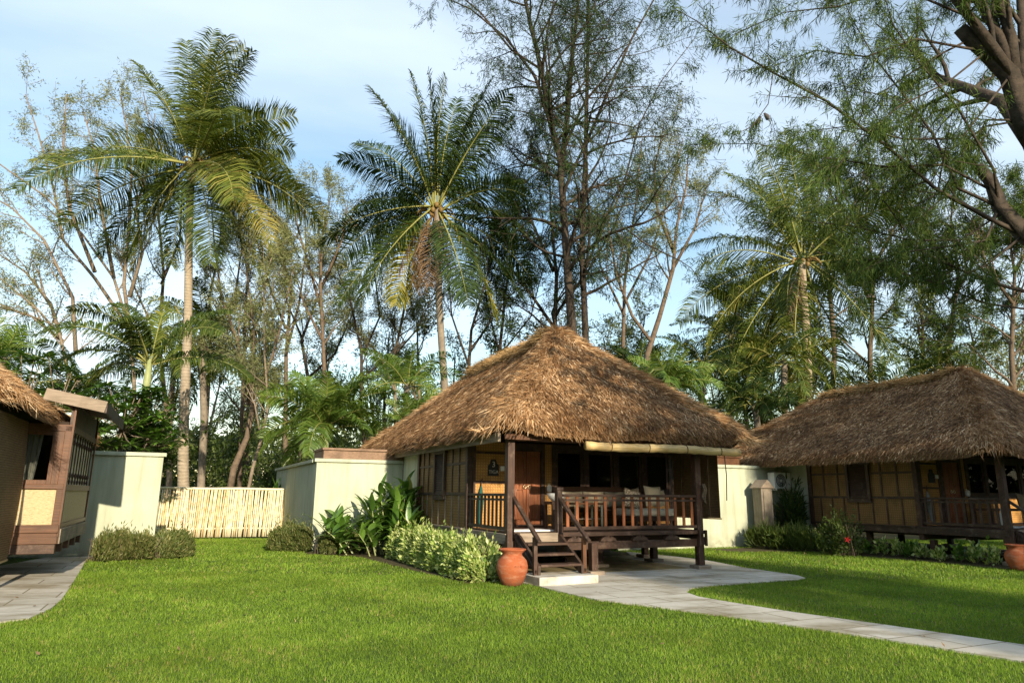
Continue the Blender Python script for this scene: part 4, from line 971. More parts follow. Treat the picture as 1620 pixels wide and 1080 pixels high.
# big glossy-leaved clump at the corner of the wall
tp = empty('broadleaf_clump', (0, 0, 0), 0, 'tall glossy broad-leaved clump between the pale wall and the bungalow', 'plant')
st = MB(); lv = []
cen = gp(628, 876)
for k in range(58):
    a = random.uniform(0, 6.283); r_ = abs(random.gauss(0, .66)); bx = cen + Vector((r_ * math.cos(a) * 1.0, r_ * math.sin(a) * .65 - .1, 0))
    hgt = random.uniform(.6, 1.95) * (1 - .42 * min(r_, 1.2)); out = Vector((math.cos(a) * r_ * .5 + random.uniform(-.12, .12), math.sin(a) * r_ * .4, 0)); top = bx + out + Vector((0, 0, hgt))
    mid = bx.lerp(top, .5) - out * .15; st.tube([bx, mid, top], [.02, .016, .01], 5)
    nl = random.randint(10, 14)
    for i in range(nl):
        t = .35 + .65 * i / nl; p = bx.lerp(mid, t * 2) if t < .5 else mid.lerp(top, t * 2 - 1); b = i * 2.4 + k
        el = random.uniform(.25, 1.0) + .9 * (t - .5); d = (math.cos(b) * math.cos(el), math.sin(b) * math.cos(el), math.sin(el))
        vs, fs = broadleaf(p, d, random.uniform(.42, .7), random.uniform(.12, .18), droop=random.uniform(.4, 1.)); lv.append((vs, fs, min(1, max(0, random.gauss(.52, .22)))))
st.build('stems', 'bark_green', tp); leafy('foliage', 'leaf_glossy', lv, tp)
yp = shrub('yellow_green_shrub', 'yellow-green loose shrub between the broad-leaved clump and the clipped hedge', 'shrub', (640, 878), (668, 884), .5, .62, 1500, 'leaf_variegated', (.1, .2), (.03, .05), None, .9, .25, 20)
bl = empty('banana_like_plant', (0, 0, 0), 0, 'pale green upright leafy plant just behind the bamboo fence', 'plant')
lv = []; c0 = gp(428, 850) + Vector((0, 1.2, 0)); c0.z = 0
for k in range(16):
    a = random.uniform(0, 6.28); el = random.uniform(.9, 1.45); p = c0 + Vector((random.uniform(-.5, .5), random.uniform(-.2, .2), random.uniform(.9, 1.5)))
    vs, fs = broadleaf(p, (math.cos(a) * math.cos(el), math.sin(a) * math.cos(el), math.sin(el)), random.uniform(.6, .95), .17, droop=.5); lv.append((vs, fs, random.uniform(.4, .8)))
leafy('foliage', 'leaf_glossy', lv, bl); m_ = MB(); [m_.tube([c0 + Vector((x, 0, 0)), c0 + Vector((x * 1.2, 0, 1.3))], .03, 6) for x in (-.4, -.15, .1, .35)]; m_.build('stems', 'bark_green', bl)
# ------------------------------------------------------------------ palms
def frond(p, az, el, L, k, nleaf, leafL, W, lift=.25, droop=.55, rib=.022, twist=0., roll=0.):
    """returns rib points, radii, leaflet arrays (P, mid, tip, side, w)"""
    n = 16; pts = [Vector(p)]; e = el; 
    for i in range(n):
        t = (i + .5) / n; ee = el - k * t ** 1.35
        a = az + twist * t
        pts.append(pts[-1] + Vector((math.cos(a) * math.cos(ee), math.sin(a) * math.cos(ee), math.sin(ee))) * (L / n))
    PT = np.array([tuple(q) for q in pts]); T = np.gradient(PT, axis=0); T = unit(T)
    t = np.linspace(.13, .995, nleaf); t = np.concatenate([t, t + .004]); sg = np.concatenate([np.ones(nleaf), -np.ones(nleaf)]); t = np.clip(t + rng.normal(0, .003, len(t)), 0, 1)
    x = t * n; i = np.clip(x.astype(int), 0, n - 1); w = (x - i)[:, None]; P = PT[i] * (1 - w) + PT[i + 1] * w; d = unit(T[i] * (1 - w) + T[i + 1] * w)
    S = unit(np.cross(d, (0, 0, 1.) + np.array([math.cos(az), math.sin(az), 0]) * .02)); U = np.cross(S, d); S, U = S * math.cos(roll) + U * math.sin(roll), U * math.cos(roll) - S * math.sin(roll)
    ll = leafL * np.clip(np.sin(np.pi * (t * .86 + .1)), .1, 1) ** .65 * rng.uniform(.85, 1.1, len(t))
    fw = .38 + .6 * t ** 1.5
    dir1 = unit(S * sg[:, None] + d * (fw * .8)[:, None] + U * (lift + rng.normal(0, .1, len(t)))[:, None] + rng.normal(0, .07, (len(t), 3)))
    dr = droop * rng.uniform(.7, 1.35, len(t))
    m1 = P + dir1 * (ll * .5)[:, None]; dir2 = unit(dir1 + np.stack([0 * t, 0 * t, -dr * 1.3], 1)); tip = m1 + dir2 * (ll * .52)[:, None]
    sd = unit(np.cross(dir1, np.cross(dir1, d) + rng.normal(0, .35, (len(t), 3)))); ww = W * rng.uniform(.8, 1.2, len(t))
    return pts, P, m1, tip, sd, ww
def strips(Ls):
    """leaflets from 3 stations as two quads' worth of vertices (root-mid quad, mid-tip sliver quad)"""
    V = []
    for (P, m1, tip, sd, ww) in Ls:
        s1 = sd * (ww * .5)[:, None]; s0 = s1 * .55
        V.append(np.stack([P - s0, P + s0, m1 + s1, m1 - s1], 1).reshape(-1, 3)); V.append(np.stack([m1 - s1, m1 + s1, tip + s1 * .12, tip - s1 * .12], 1).reshape(-1, 3))
    return np.concatenate(V)
def palm(label, base, top, r0, r1, nf, L, mat, leafL=.85, W=.045, els=(80, -50), kk=(.9, 1.5), nleaf=64, droop=.55, bend=0, dead=0, nuts=True, trunk_mat='palm_trunk', green=None, cat='palm', group=None, seed=0, az0=0., lift=.25, fronds=None, name='coconut_palm', ribmat='frond_rib', shaft=0):
    global rng
    random.seed(seed); rng = np.random.default_rng(seed + 100)
    e = empty(name, Vector((base[0], base[1], 0)), 0, label, cat, group)
    B = Vector((0, 0, 0)); T_ = Vector(top) - Vector((base[0], base[1], 0)); bd = bend if hasattr(bend, '__len__') else (bend, 0)
    pts = []; rad = []
    for i in range(17):
        t = i / 16; q = B.lerp(T_, t) + Vector((bd[0] * math.sin(math.pi * t) + .05 * math.sin(t * 9 + seed), bd[1] * math.sin(math.pi * t), 0)); pts.append(q); rad.append(r0 + (r1 - r0) * t ** .7 + (r0 * .5 * max(0, 1 - t * 14)))
    MB().tube(pts, rad, 12).build('trunk', trunk_mat, e, True)
    top_ = T_
    if shaft: MB().tube([T_ - Vector((0, 0, .1)), T_ + Vector((0, 0, shaft * .5)), T_ + Vector((0, 0, shaft))], [r1 * 1.35, r1 * 1.2, r1 * .6], 12).build('crownshaft', 'bark_green', e, True); top_ = T_ + Vector((0, 0, shaft * .95))
    fl = fronds
    if fl is None:
        fl = []
        for i in range(nf):
            t = (i + .5) / nf; el = els[0] + (els[1] - els[0]) * t ** .9 + random.uniform(-8, 8); az = az0 + i * 2.39996 + random.uniform(-.25, .25)
            fl.append((math.degrees(az), el, random.uniform(.88, 1.06) * (1 if t > .12 else .8), random.uniform(*kk) * (.55 + .6 * t)))
    Ls = []; A = []; m_ = MB(); Ld = []; md = MB()
    cr = []
    for (az, el, fL, k) in fl:
        pts, P, m1, tip, sd, ww = frond(top_ + Vector((.1 * math.cos(R(az)), .1 * math.sin(R(az)), random.uniform(-.25, .1))), R(az), R(el), L * fL, k, nleaf, leafL, W, lift, droop, twist=random.uniform(-.25, .25), roll=random.choice((-1, 1)) * R(random.uniform(18, 52)))
        f_ = len(ww); cr.append((P, m1, tip, sd, ww)); base_c = random.uniform(.25, .7) + (.35 if (el < -20 and random.random() < .3) else 0)
        c = np.clip(base_c + rng.normal(0, .16, f_) + np.linspace(-.05, .12, f_ // 2).repeat(1).tolist() * 2 if False else base_c + rng.normal(0, .16, f_), 0, 1); A += [c, c]
        rr = .035 * (L * (fL if fL > 1.5 else 1) / 4.8) + .008; m_.tube(pts, [rr * (1 - .93 * (i / 16)) for i in range(17)], 5)
    crown = np_mesh('crown', strips(cr), 4, mat, e, np.concatenate(A)); m_.build('frond_ribs', ribmat, crown, True)
    if dead:
        cr = []; A = []; md = MB()
        for i in range(dead):
            az = random.uniform(0, 6.28); pts, P, m1, tip, sd, ww = frond(top_ + Vector((.12 * math.cos(az), .12 * math.sin(az), -.3)), az, R(random.uniform(-70, -50)), (L if L > 1.5 else 4.6) * random.uniform(.5, .75), .5, 34, leafL * .8, W * .8, -.2, 1.6)
            cr.append((P, m1, tip, sd, ww)); md.tube(pts, [.03 * (1 - .9 * j / 16) for j in range(17)], 4); A += [rng.uniform(0, 1, len(ww))] * 2
        dd = np_mesh('dead_fronds', strips(cr), 4, 'dead_frond', e, np.concatenate(A)); md.build('dead_ribs', 'dead_frond', dd, True)
    if nuts:
        for i in range(9):
            az = i * .7; rr = random.uniform(.18, .34); p = top_ + Vector((rr * math.cos(az), rr * math.sin(az), random.uniform(-.3, .1)))
            MB().lathe([(.01, -.13), (.07, -.1), (.1, -.02), (.1, .04), (.06, .1), (.01, .13)], p, 9).build('coconut', 'coconut', e, True)
        sp = MB()
        for i in range(7):
            az = random.uniform(0, 6.28); p = top_; d = Vector((math.cos(az), math.sin(az), .2)); sp.tube([p, p + d * .35, p + d * .65 + Vector((0, 0, -.2)), p + d * .8 + Vector((0, 0, -.5))], [.02, .03, .05, .012], 6)
        sp.build('flower_stalks', 'coconut', e, True)
    return e
def from_px(px, py, Y): return at(px, py, Y)
# coconut palms: fronds as (direction of the chord in degrees seen from the lawn, chord length in m, turn in depth, curvature)
def chords(l, ppm):
    out = []
    for (ph, px, dl, k) in l:
        ph = ph % 360; c, s_ = math.cos(R(ph)), math.sin(R(ph)); side = 1 if c >= 0 else -1; el = math.degrees(math.atan2(s_ * 1.0, max(abs(c), .02) / max(math.cos(R(dl)), .3)))
        L = (1.04 + .26 * max(s_, 0) ** 2 + (.1 if s_ < -.3 else 0)) * math.hypot(s_, c / max(math.cos(R(dl)), .3)) * px / ppm / (1 - .05 * k * k)
        out.append((dl if side > 0 else 180 - dl, el + math.degrees(k) * .43, min(L, 6.4), k))
    return out
b0 = at(301, 760, 25.5); t0 = at(306, 258, 25.5)
fA = chords([(100, 205, 20, .35), (88, 200, -40, .3), (76, 190, 15, .5), (93, 170, 60, .3), (63, 175, -30, .5), (40, 165, 20, .6), (20, 135, -30, .8), (3, 125, 35, 1.), (-26, 205, 10, 1.1), (-57, 190, 15, .6), (-74, 180, -30, .4), (-42, 170, -40, .9),
      (238, 180, 20, .5), (252, 175, -35, .4), (203, 215, 10, .8), (190, 215, -15, .7), (166, 225, 10, .6), (148, 165, 30, .6), (118, 155, -30, .5), (60, 140, -60, .6), (132, 120, 60, .8), (180, 150, 50, .9), (-10, 150, -50, 1.1), (215, 190, -40, .9), (-35, 150, 60, 1.), (224, 195, 15, .7), (-15, 190, -20, 1.1), (-66, 175, 40, .6), (260, 150, 40, .5), (-48, 195, 0, .8), (-20, 225, 25, 1.1), (8, 165, -15, .9)], 43.)
palm('tall coconut palm with pale trunk behind the bamboo fence, highest crown on the left', b0, t0, .225, .125, 0, 1., 'palm_leaf', leafL=1.35, W=.042, nleaf=125, bend=-.12, group='coconut palms', seed=3, fronds=fA, dead=0, lift=.12, droop=.5)
b0 = at(712, 700, 27); t0 = at(690, 330, 27)
fB = chords([(89, 230, 20, .25), (101, 215, -20, .3), (76, 212, 30, .3), (94, 190, -60, .3), (66, 190, -25, .4), (112, 190, 40, .4), (84, 180, 50, .3), (55, 185, 10, .5), (48, 170, -35, .6), (33, 150, 30, .7), (-4, 150, 20, 1.1), (-8, 160, -30, 1.2), (-33, 175, 15, .8), (-62, 195, 10, .4), (-72, 170, -40, .3),
      (249, 150, 20, .4), (228, 205, 10, .5), (214, 175, -30, .7), (172, 150, 10, 1.), (152, 165, -15, .8), (136, 195, 15, .7), (125, 130, -60, .7), (190, 140, 50, 1.), (-50, 150, 55, .7), (240, 190, -20, .5), (-45, 185, 25, .6), (200, 185, 20, .9), (70, 200, 50, .4), (-20, 170, 30, 1.)], 41.)
palm('coconut palm with dead brown skirt, rising behind the left slope of the middle roof', b0, t0, .17, .13, 0, 1., 'palm_leaf_dark', leafL=1.3, W=.046, nleaf=120, bend=.05, group='coconut palms', seed=11, fronds=fB, trunk_mat='bark_palm', dead=9, lift=.12, droop=.5)
b0 = at(1268, 640, 30); t0 = at(1270, 412, 30)
fC = chords([(120, 140, 20, .8), (95, 150, -30, .6), (70, 140, 30, .7), (105, 130, 60, .7), (150, 140, -20, 1.1), (168, 155, 15, 1.2), (190, 160, -15, 1.1), (205, 160, 20, 1.), (222, 185, -10, .8), (238, 210, 15, .5), (262, 220, -20, .3), (280, 215, 20, .3), (252, 190, 50, .5), (300, 190, -20, .5), (-45, 150, 15, .8), (-25, 125, -25, 1.1), (-5, 110, 20, 1.2), (20, 120, -30, 1.1), (45, 130, 20, .9), (230, 160, -55, .7), (180, 130, 60, 1.1), (135, 130, -50, 1.)], 30.)
palm('drooping coconut palm veiled by casuarina twigs, above the right bungalow', b0, t0, .22, .17, 0, 1., 'palm_leaf', leafL=1.35, W=.045, nleaf=100, droop=.6, group='coconut palms', seed=21, dead=2, fronds=fC, lift=.1)
palm('feathery palm with smooth green crownshaft behind the left pale wall', at(229, 760, 20.5), at(229, 632, 20.5), .12, .095, 8, 3.1, 'palm_leaf', leafL=.7, W=.042, nleaf=90, droop=.9, nuts=False, trunk_mat='bark_green', name='foxtail_palm', seed=31, shaft=1.25,
     fronds=[(165, 78, 1., 1.15), (185, 62, 1., 1.3), (200, 45, 1.1, 1.4), (175, 25, 1.2, 1.2), (10, 70, .95, 1.2), (340, 50, .95, 1.4), (100, 82, .9, .8), (270, 50, .8, 1.5), (20, 25, 1.0, 1.3), (150, 20, 1.1, 1.3)])
palm('bushy dark palm right behind the tall pale palm trunk', at(326, 770, 29), at(322, 515, 29), .17, .13, 22, 3.0, 'palm_leaf', leafL=.75, W=.05, els=(75, -50), kk=(1.1, 1.7), nleaf=46, droop=.9, nuts=False, seed=41, trunk_mat='bark_palm')
palm('grey-trunked palm with drooping crown left of the leaning brown tree', at(270, 770, 31), at(275, 560, 31), .14, .12, 18, 2.9, 'palm_leaf_dark', leafL=.7, W=.05, els=(60, -55), kk=(1.1, 1.7), nleaf=44, droop=1., nuts=False, seed=43, trunk_mat='bark_palm')
palm('young palm with short yellow-green stem above the timber planter', at(514, 780, 23), at(514, 690, 23), .13, .11, 24, 2.5, 'palm_leaf_fresh', leafL=.75, W=.046, els=(86, 0), kk=(.9, 1.35), nleaf=64, droop=.6, nuts=False, seed=51, trunk_mat='bark_green', name='young_palm', shaft=.4)
palm('fresh green palm with arching fronds between the planter and the middle thatch', at(640, 700, 26), at(646, 608, 26), .14, .11, 13, 2.3, 'palm_leaf_fresh', leafL=.55, W=.045, els=(80, 5), kk=(1.1, 1.7), nleaf=40, droop=.7, nuts=False, seed=53, trunk_mat='bark_palm', name='young_palm', az0=2.5)
palm('low spiky palm peeping over the left end of the middle thatch', at(655, 720, 24.5), at(652, 655, 24.5), .12, .1, 26, .95, 'palm_leaf_fresh', leafL=.35, W=.04, els=(85, 0), kk=(.5, .9), nleaf=22, droop=.2, nuts=False, seed=55, trunk_mat='bark_palm', name='young_palm')
palm('small fan-like palm at the far left edge above the left thatch', at(8, 640, 24), at(6, 560, 24), .12, .1, 20, 1.5, 'palm_leaf_fresh', leafL=.5, W=.04, els=(85, 0), kk=(.6, 1.1), nleaf=30, droop=.4, nuts=False, seed=57, trunk_mat='bark_palm', name='young_palm')
palm('dark arching palm between the left thatch and the feathery palm', at(120, 700, 24), at(125, 600, 24), .13, .12, 16, 2.6, 'palm_leaf_dark', leafL=.6, W=.045, els=(55, -25), kk=(1.0, 1.6), nleaf=44, droop=1., nuts=False, seed=59, trunk_mat='bark_palm', name='foxtail_palm')
for i, (px, py, Y, L, lab, mt, els) in enumerate([(1060, 600, 25, 1.9, 'bright clumping palm behind the right slope of the middle roof', 'palm_leaf_fresh', (85, 5)), (1110, 560, 31, 2.8, 'dark palm rising behind the right slope of the middle roof', 'palm_leaf_dark', (75, -40)),
        (1155, 520, 33, 3.0, 'dark palm just left of the drooping coconut palm', 'palm_leaf_dark', (70, -50)), (1195, 628, 26, 1.9, 'low dark palm in the gap between the two right thatched roofs', 'palm_leaf_dark', (80, -10)),
        (1390, 600, 31, 2.6, 'palm behind the left half of the shaded thatch ridge', 'palm_leaf_dark', (85, -20)), (1010, 575, 30, 2.2, 'palm close to the ridge top of the middle roof on its right', 'palm_leaf_dark', (80, -20)), (1240, 560, 27, 2.4, 'palm hidden below the drooping coconut crown', 'palm_leaf', (70, -40)), (1480, 570, 33, 2.5, 'palm behind the peak of the shaded thatch', 'palm_leaf', (80, -20))]):
    palm(lab, at(px, 700, Y), at(px, py + 10, Y), .15, .12, 19, L, mt, leafL=.62, W=.05, els=els, kk=(1., 1.6), nleaf=40, droop=.7, nuts=False, seed=61 + i, trunk_mat='bark_palm', name='garden_palm', group='palms behind the bungalows')

# ------------------------------------------------------------------ branching trees
class Tree:
    def __init__(s, seed, maxl=3, wob=.14, up=.06, ang=(25, 55), ratio=(.45, .68), nch=(3, 5), seg=.5, leafn=7, kind='needle', spread=.25, sides=(8, 6, 4, 3), tipr=.006):
        s.rs = random.Random(seed); s.w = MB(); s.P = []; s.Dd = []; s.__dict__.update(maxl=maxl, wob=wob, up=up, ang=ang, ratio=ratio, nch=nch, seg=seg, leafn=leafn, kind=kind, spread=spread, sides=sides, tipr=tipr)
    def poly(s, pts, r0, r1, lvl, nch=None, L=None, leaves=False, cr=(.35, 1)):
        """a given limb; children are grown along it"""
        pts = [Vector(p) for p in pts]; k = len(pts); s.w.tube(pts, [r0 + (r1 - r0) * (i / (k - 1)) for i in range(k)], s.sides[min(lvl, 3)])
        tot = sum((pts[i + 1] - pts[i]).length for i in range(k - 1)); nch = nch or s.rs.randint(*s.nch); L = L or tot * .4
        for c in range(nch):
            t = cr[0] + (cr[1] - cr[0]) * (c + s.rs.random()) / nch; x = min(t, .999) * (k - 1); i = int(x); p = pts[i].lerp(pts[i + 1], x - i); d = (pts[i + 1] - pts[i]).normalized()
            s.grow(p, s.side(d), L * s.rs.uniform(.6, 1.15) * (1.15 - .5 * t), max(s.tipr * 1.4, (r0 + (r1 - r0) * t) * .55), lvl + 1)
        if leaves: s.leafline(pts)
    def side(s, d):
        a = s.rs.uniform(0, 6.283); o = d.orthogonal().normalized(); o = Matrix.Rotation(a, 3, d) @ o; th = R(s.rs.uniform(*s.ang)); return (d * math.cos(th) + o * math.sin(th)).normalized()
    def grow(s, p, d, L, r, lvl):
        n = max(3, int(L / s.seg)); pts = [Vector(p)]; d = Vector(d)
        for i in range(n):
            d = (d + Vector((s.rs.gauss(0, s.wob), s.rs.gauss(0, s.wob), s.rs.gauss(0, s.wob) + (s.up if lvl < s.maxl else s.up * .3)))).normalized(); pts.append(pts[-1] + d * (L / n))
        re = max(s.tipr, r * (.35 if lvl < s.maxl else .3)); s.w.tube(pts, [r + (re - r) * i / n for i in range(n + 1)], s.sides[min(lvl, 3)], False)
        if lvl < s.maxl:
            nc = s.rs.randint(*s.nch)
            for c in range(nc):
                t = .28 + .72 * (c + s.rs.random()) / nc; x = min(t, .999) * n; i = int(x); q = pts[i].lerp(pts[i + 1], x - i)
                s.grow(q, s.side((pts[i + 1] - pts[i]).normalized()), L * s.rs.uniform(*s.ratio), max(s.tipr, (r + (re - r) * t) * .6), lvl + 1)
            if lvl == s.maxl - 1: s.leafline(pts[n // 2:])
        else: s.leafline(pts)
    def leafline(s, pts):
        for i in range(len(pts) - 1):
            for k in range(s.leafn): s.P.append(tuple(pts[i].lerp(pts[i + 1], s.rs.random()))); s.Dd.append(tuple((pts[i + 1] - pts[i]).normalized()))
    def finish(s, e, bark, leafm, L=(.15, .35), W=.02, hang=1.2, per=1, trunkname='trunk', cmul=(2, 2)):
        s.w.build(trunkname, bark, e, True)
        if not s.P: return
        P = np.repeat(np.array(s.P), per, 0); Dn = np.repeat(np.array(s.Dd), per, 0); N = len(P)
        P = P + rng.normal(0, s.spread * .3, (N, 3))
        d = Dn * .6 + rng.normal(0, .55, (N, 3)); d[:, 2] -= hang * rng.uniform(.3, 1, N)
        np_mesh('crown', rhomb(P, d, rng.uniform(*L, N), W * rng.uniform(.7, 1.4, N), None, .5), 4, leafm, e, np.clip(rng.beta(*cmul, N), 0, 1))
def scr(l, Y):
    """photo points to places on a vertical plane at the tree's own distance"""
    return [at(x, y, Y + (z[0] if z else 0)) for x, y, *z in l]
def T0(name, label, cat='tree', group=None): return empty(name, (0, 0, 0), 0, label, cat, group)

rng = np.random.default_rng(77)
# tall dark casuarina pair behind the middle roof
e = T0('casuarina_tree', 'tallest dark casuarina with forked trunks behind the peak of the middle roof')
t = Tree(5, maxl=3, wob=.13, up=.0, ang=(38, 75), ratio=(.42, .66), nch=(4, 6), seg=.5, leafn=5, spread=.3)
Y = 26.5
t.poly(scr([(908, 700), (905, 520), (899, 440), (892, 340), (886, 250), (872, 200), (856, 110), (835, 20), (815, -80), (800, -180)], Y), .2, .05, 0, 34, 4.8, cr=(.22, 1))
t.poly(scr([(888, 270), (898, 180), (905, 90), (915, 0), (918, -120)], Y), .14, .04, 1, 13, 2.8, cr=(.05, 1))
t.poly(scr([(870, 190), (846, 120), (800, 60), (745, 15), (690, -10)], Y), .08, .02, 1, 9, 2.2, cr=(.1, 1))
t.poly(scr([(856, 110), (810, 80), (760, 20), (700, -30), (640, -20)], Y), .06, .015, 1, 9, 2.2, cr=(.1, 1))
t.finish(e, 'bark_dark', 'needle_dark', (.14, .34), .024, 1.1, 2)
e = T0('casuarina_tree', 'straight slender casuarina directly right of the forked dark one')
t = Tree(6, maxl=3, wob=.13, up=.0, ang=(38, 75), ratio=(.42, .66), nch=(4, 6), seg=.5, leafn=5, spread=.3)
Y = 27
t.poly(scr([(934, 700), (926, 520), (921, 400), (926, 250), (929, 130), (931, 0), (933, -150)], Y), .15, .045, 0, 32, 4.4, cr=(.22, 1))
t.poly(scr([(926, 230), (960, 150), (1000, 60), (1040, -10), (1080, -70)], Y), .08, .02, 1, 9, 2.4, cr=(.1, 1))
t.poly(scr([(925, 430), (960, 340), (990, 280), (1010, 200), (1045, 130), (1100, 60)], Y), .06, .015, 1, 10, 2.2, cr=(.1, 1))
t.finish(e, 'bark_dark', 'needle_dark', (.14, .34), .024, 1.1, 2)
# tree at the left edge: fan of pale limbs
e = T0('spreading_tree', 'pale spreading tree with fanned limbs filling the left sky')
t = Tree(8, maxl=3, wob=.16, up=.05, ang=(20, 50), ratio=(.45, .65), nch=(3, 5), seg=.6, leafn=7, spread=.35)
Y = 29
for l in ([(215, 760), (212, 600), (205, 520), (180, 440), (130, 370), (70, 310), (0, 260), (-60, 220)], [(208, 540), (196, 450), (204, 360), (208, 280), (200, 200), (190, 150)], [(205, 520), (150, 440), (100, 380), (85, 300), (60, 210), (40, 150)],
          [(160, 780), (110, 600), (95, 530), (60, 490), (0, 440), (-80, 380)], [(95, 530), (80, 480), (40, 430), (-20, 390)], [(100, 540), (50, 500), (-20, 480)], [(205, 470), (225, 400), (215, 330), (235, 260), (245, 180)], [(180, 440), (160, 330), (150, 240), (130, 170)], [(150, 430), (110, 330), (100, 250), (105, 150)], [(120, 560), (115, 470), (70, 380), (20, 330), (-30, 300)]):
    t.poly(scr(l, Y + random.uniform(-.8, .8)), .09, .02, 1, 12, 2.2, cr=(.22, 1))
t.finish(e, 'bark_grey', 'leaf_sparse', (.1, .24), .03, .9, 2)
# leaning brown trees behind the fence
def pxtree(label, limbs, Y, r, seed, leafm='leaf_sparse', bark='bark_brown', nch=11, L=2.1, maxl=3, leafn=8, W=.026, LL=(.09, .2), per=2, name='slender_tree', group='slender trees behind the fence', hang=.7, jit=.4, cr=(.4, 1), up=.05):
    e = T0(name, label, 'tree', group); t = Tree(seed, maxl=maxl, wob=.16, up=up, ang=(20, 50), ratio=(.45, .65), nch=(3, 4), seg=.6, leafn=leafn, spread=.3)
    rr = random.Random(seed)
    for i, l in enumerate(limbs): t.poly([p + Vector((0, j * rr.uniform(-jit, jit) * .5, 0)) for j, p in enumerate(scr(l, Y))], r if i == 0 else r * .55, .02, 0 if i == 0 else 1, nch, L, cr=cr)
    t.finish(e, bark, leafm, LL, W, hang, per); return e
pxtree('leaning reddish-brown forked tree just behind the middle of the bamboo fence', [[(361, 790), (372, 740), (385, 690), (392, 640), (386, 590), (372, 540), (362, 480), (352, 400), (345, 330)], [(392, 640), (400, 580), (397, 520), (398, 440), (405, 380)], [(392, 620), (420, 590), (440, 540), (452, 480), (470, 420)]], 26.5, .14, 101)
pxtree('slim tree behind the fence right of the leaning forked one', [[(378, 790), (380, 700), (388, 600), (384, 500), (392, 400), (395, 320)], [(385, 560), (410, 500), (430, 430), (440, 350)]], 29, .1, 102, bark='bark_brown')
pxtree('pale thin tree with crossing twigs at the right end of the fence', [[(388, 800), (400, 740), (412, 690), (420, 640), (425, 560), (430, 450), (436, 380)], [(412, 690), (404, 640), (380, 600)]], 25, .07, 103, bark='bark_grey')
pxtree('tall thin tree standing behind the young palm, pale bark', [[(512, 790), (511, 650), (511, 580), (510, 450), (512, 380), (520, 300)], [(511, 500), (490, 420), (470, 350), (460, 300)], [(511, 450), (540, 380), (550, 330)], [(511, 540), (480, 480), (462, 420)]], 28, .13, 104, leafn=6)
pxtree('tall thin tree between the leaning brown tree and the young palm', [[(455, 800), (452, 700), (450, 560), (455, 450), (440, 380), (430, 310)], [(452, 560), (475, 480), (485, 400), (480, 330)], [(452, 520), (425, 450), (410, 390), (400, 330)]], 30, .13, 105, leafn=6, nch=9)
pxtree('dark thin tree left of the brown-skirted palm, bending right', [[(585, 760), (570, 650), (575, 560), (550, 470), (520, 400)], [(575, 560), (600, 500), (590, 420), (600, 350)], [(572, 600), (640, 540), (600, 480)]], 30, .11, 106, bark='bark_dark')
pxtree('thin grey tree directly behind the brown-skirted palm', [[(630, 760), (625, 650), (622, 560), (640, 480), (650, 400), (660, 330)], [(625, 620), (600, 560), (560, 520), (530, 470)], [(625, 560), (660, 520), (690, 450)]], 31, .11, 107, bark='bark_grey')
pxtree('thin dark tree leaning left behind the left slope of the middle roof', [[(760, 740), (740, 600), (745, 520), (770, 440), (790, 380)], [(742, 580), (715, 500), (710, 430)], [(742, 560), (780, 500), (820, 450)]], 29, .1, 108, leafm='needle_dark', bark='bark_dark', W=.028)
pxtree('thin dark tree between the brown-skirted palm and the casuarinas', [[(800, 740), (790, 560), (800, 460), (815, 380), (820, 300)], [(792, 560), (840, 500), (860, 420)], [(790, 560), (770, 480), (765, 400)]], 31, .1, 109, leafm='needle_dark', bark='bark_dark', W=.028, leafn=7)
pxtree('forked brown tree right of the peak of the middle roof', [[(1020, 720), (1024, 560), (1045, 500), (1062, 430), (1070, 360), (1082, 300), (1090, 230)], [(1030, 540), (1000, 500), (975, 440), (960, 370), (965, 300)], [(1066, 400), (1040, 340), (1035, 270), (1050, 200)], [(1062, 430), (1100, 360), (1120, 290)]], 27.5, .14, 110, leafm='leaf_sparse', leafn=8, nch=9)
pxtree('airy light tree standing behind the forked brown tree', [[(985, 740), (985, 560), (990, 440), (1005, 330), (1015, 220)], [(988, 480), (1030, 400), (1060, 300), (1080, 220)], [(988, 500), (950, 420), (940, 330)]], 32, .12, 111, leafm='leaf_sparse', leafn=8, nch=9)
pxtree('thin tree on the left between the spreading tree and the tall pale palm', [[(250, 780), (262, 650), (250, 540), (255, 430), (240, 330), (238, 240), (240, 160)], [(255, 450), (285, 380), (290, 300), (330, 230)], [(252, 540), (220, 470), (190, 400)]], 31, .12, 112, nch=8)
pxtree('grey straight trunk close behind the tall pale palm', [[(318, 790), (325, 650), (330, 560), (340, 470), (345, 400), (360, 330)], [(330, 540), (370, 470), (385, 390), (380, 330)]], 32, .13, 113, bark='bark_grey', nch=8)
pxtree('bent dark tree behind the right end of the fence', [[(470, 800), (478, 700), (490, 620), (480, 540), (500, 470), (540, 410), (560, 350)], [(485, 600), (530, 560), (560, 500), (575, 440)], [(480, 540), (455, 480), (450, 420)]], 33, .12, 114, bark='bark_dark', nch=9)
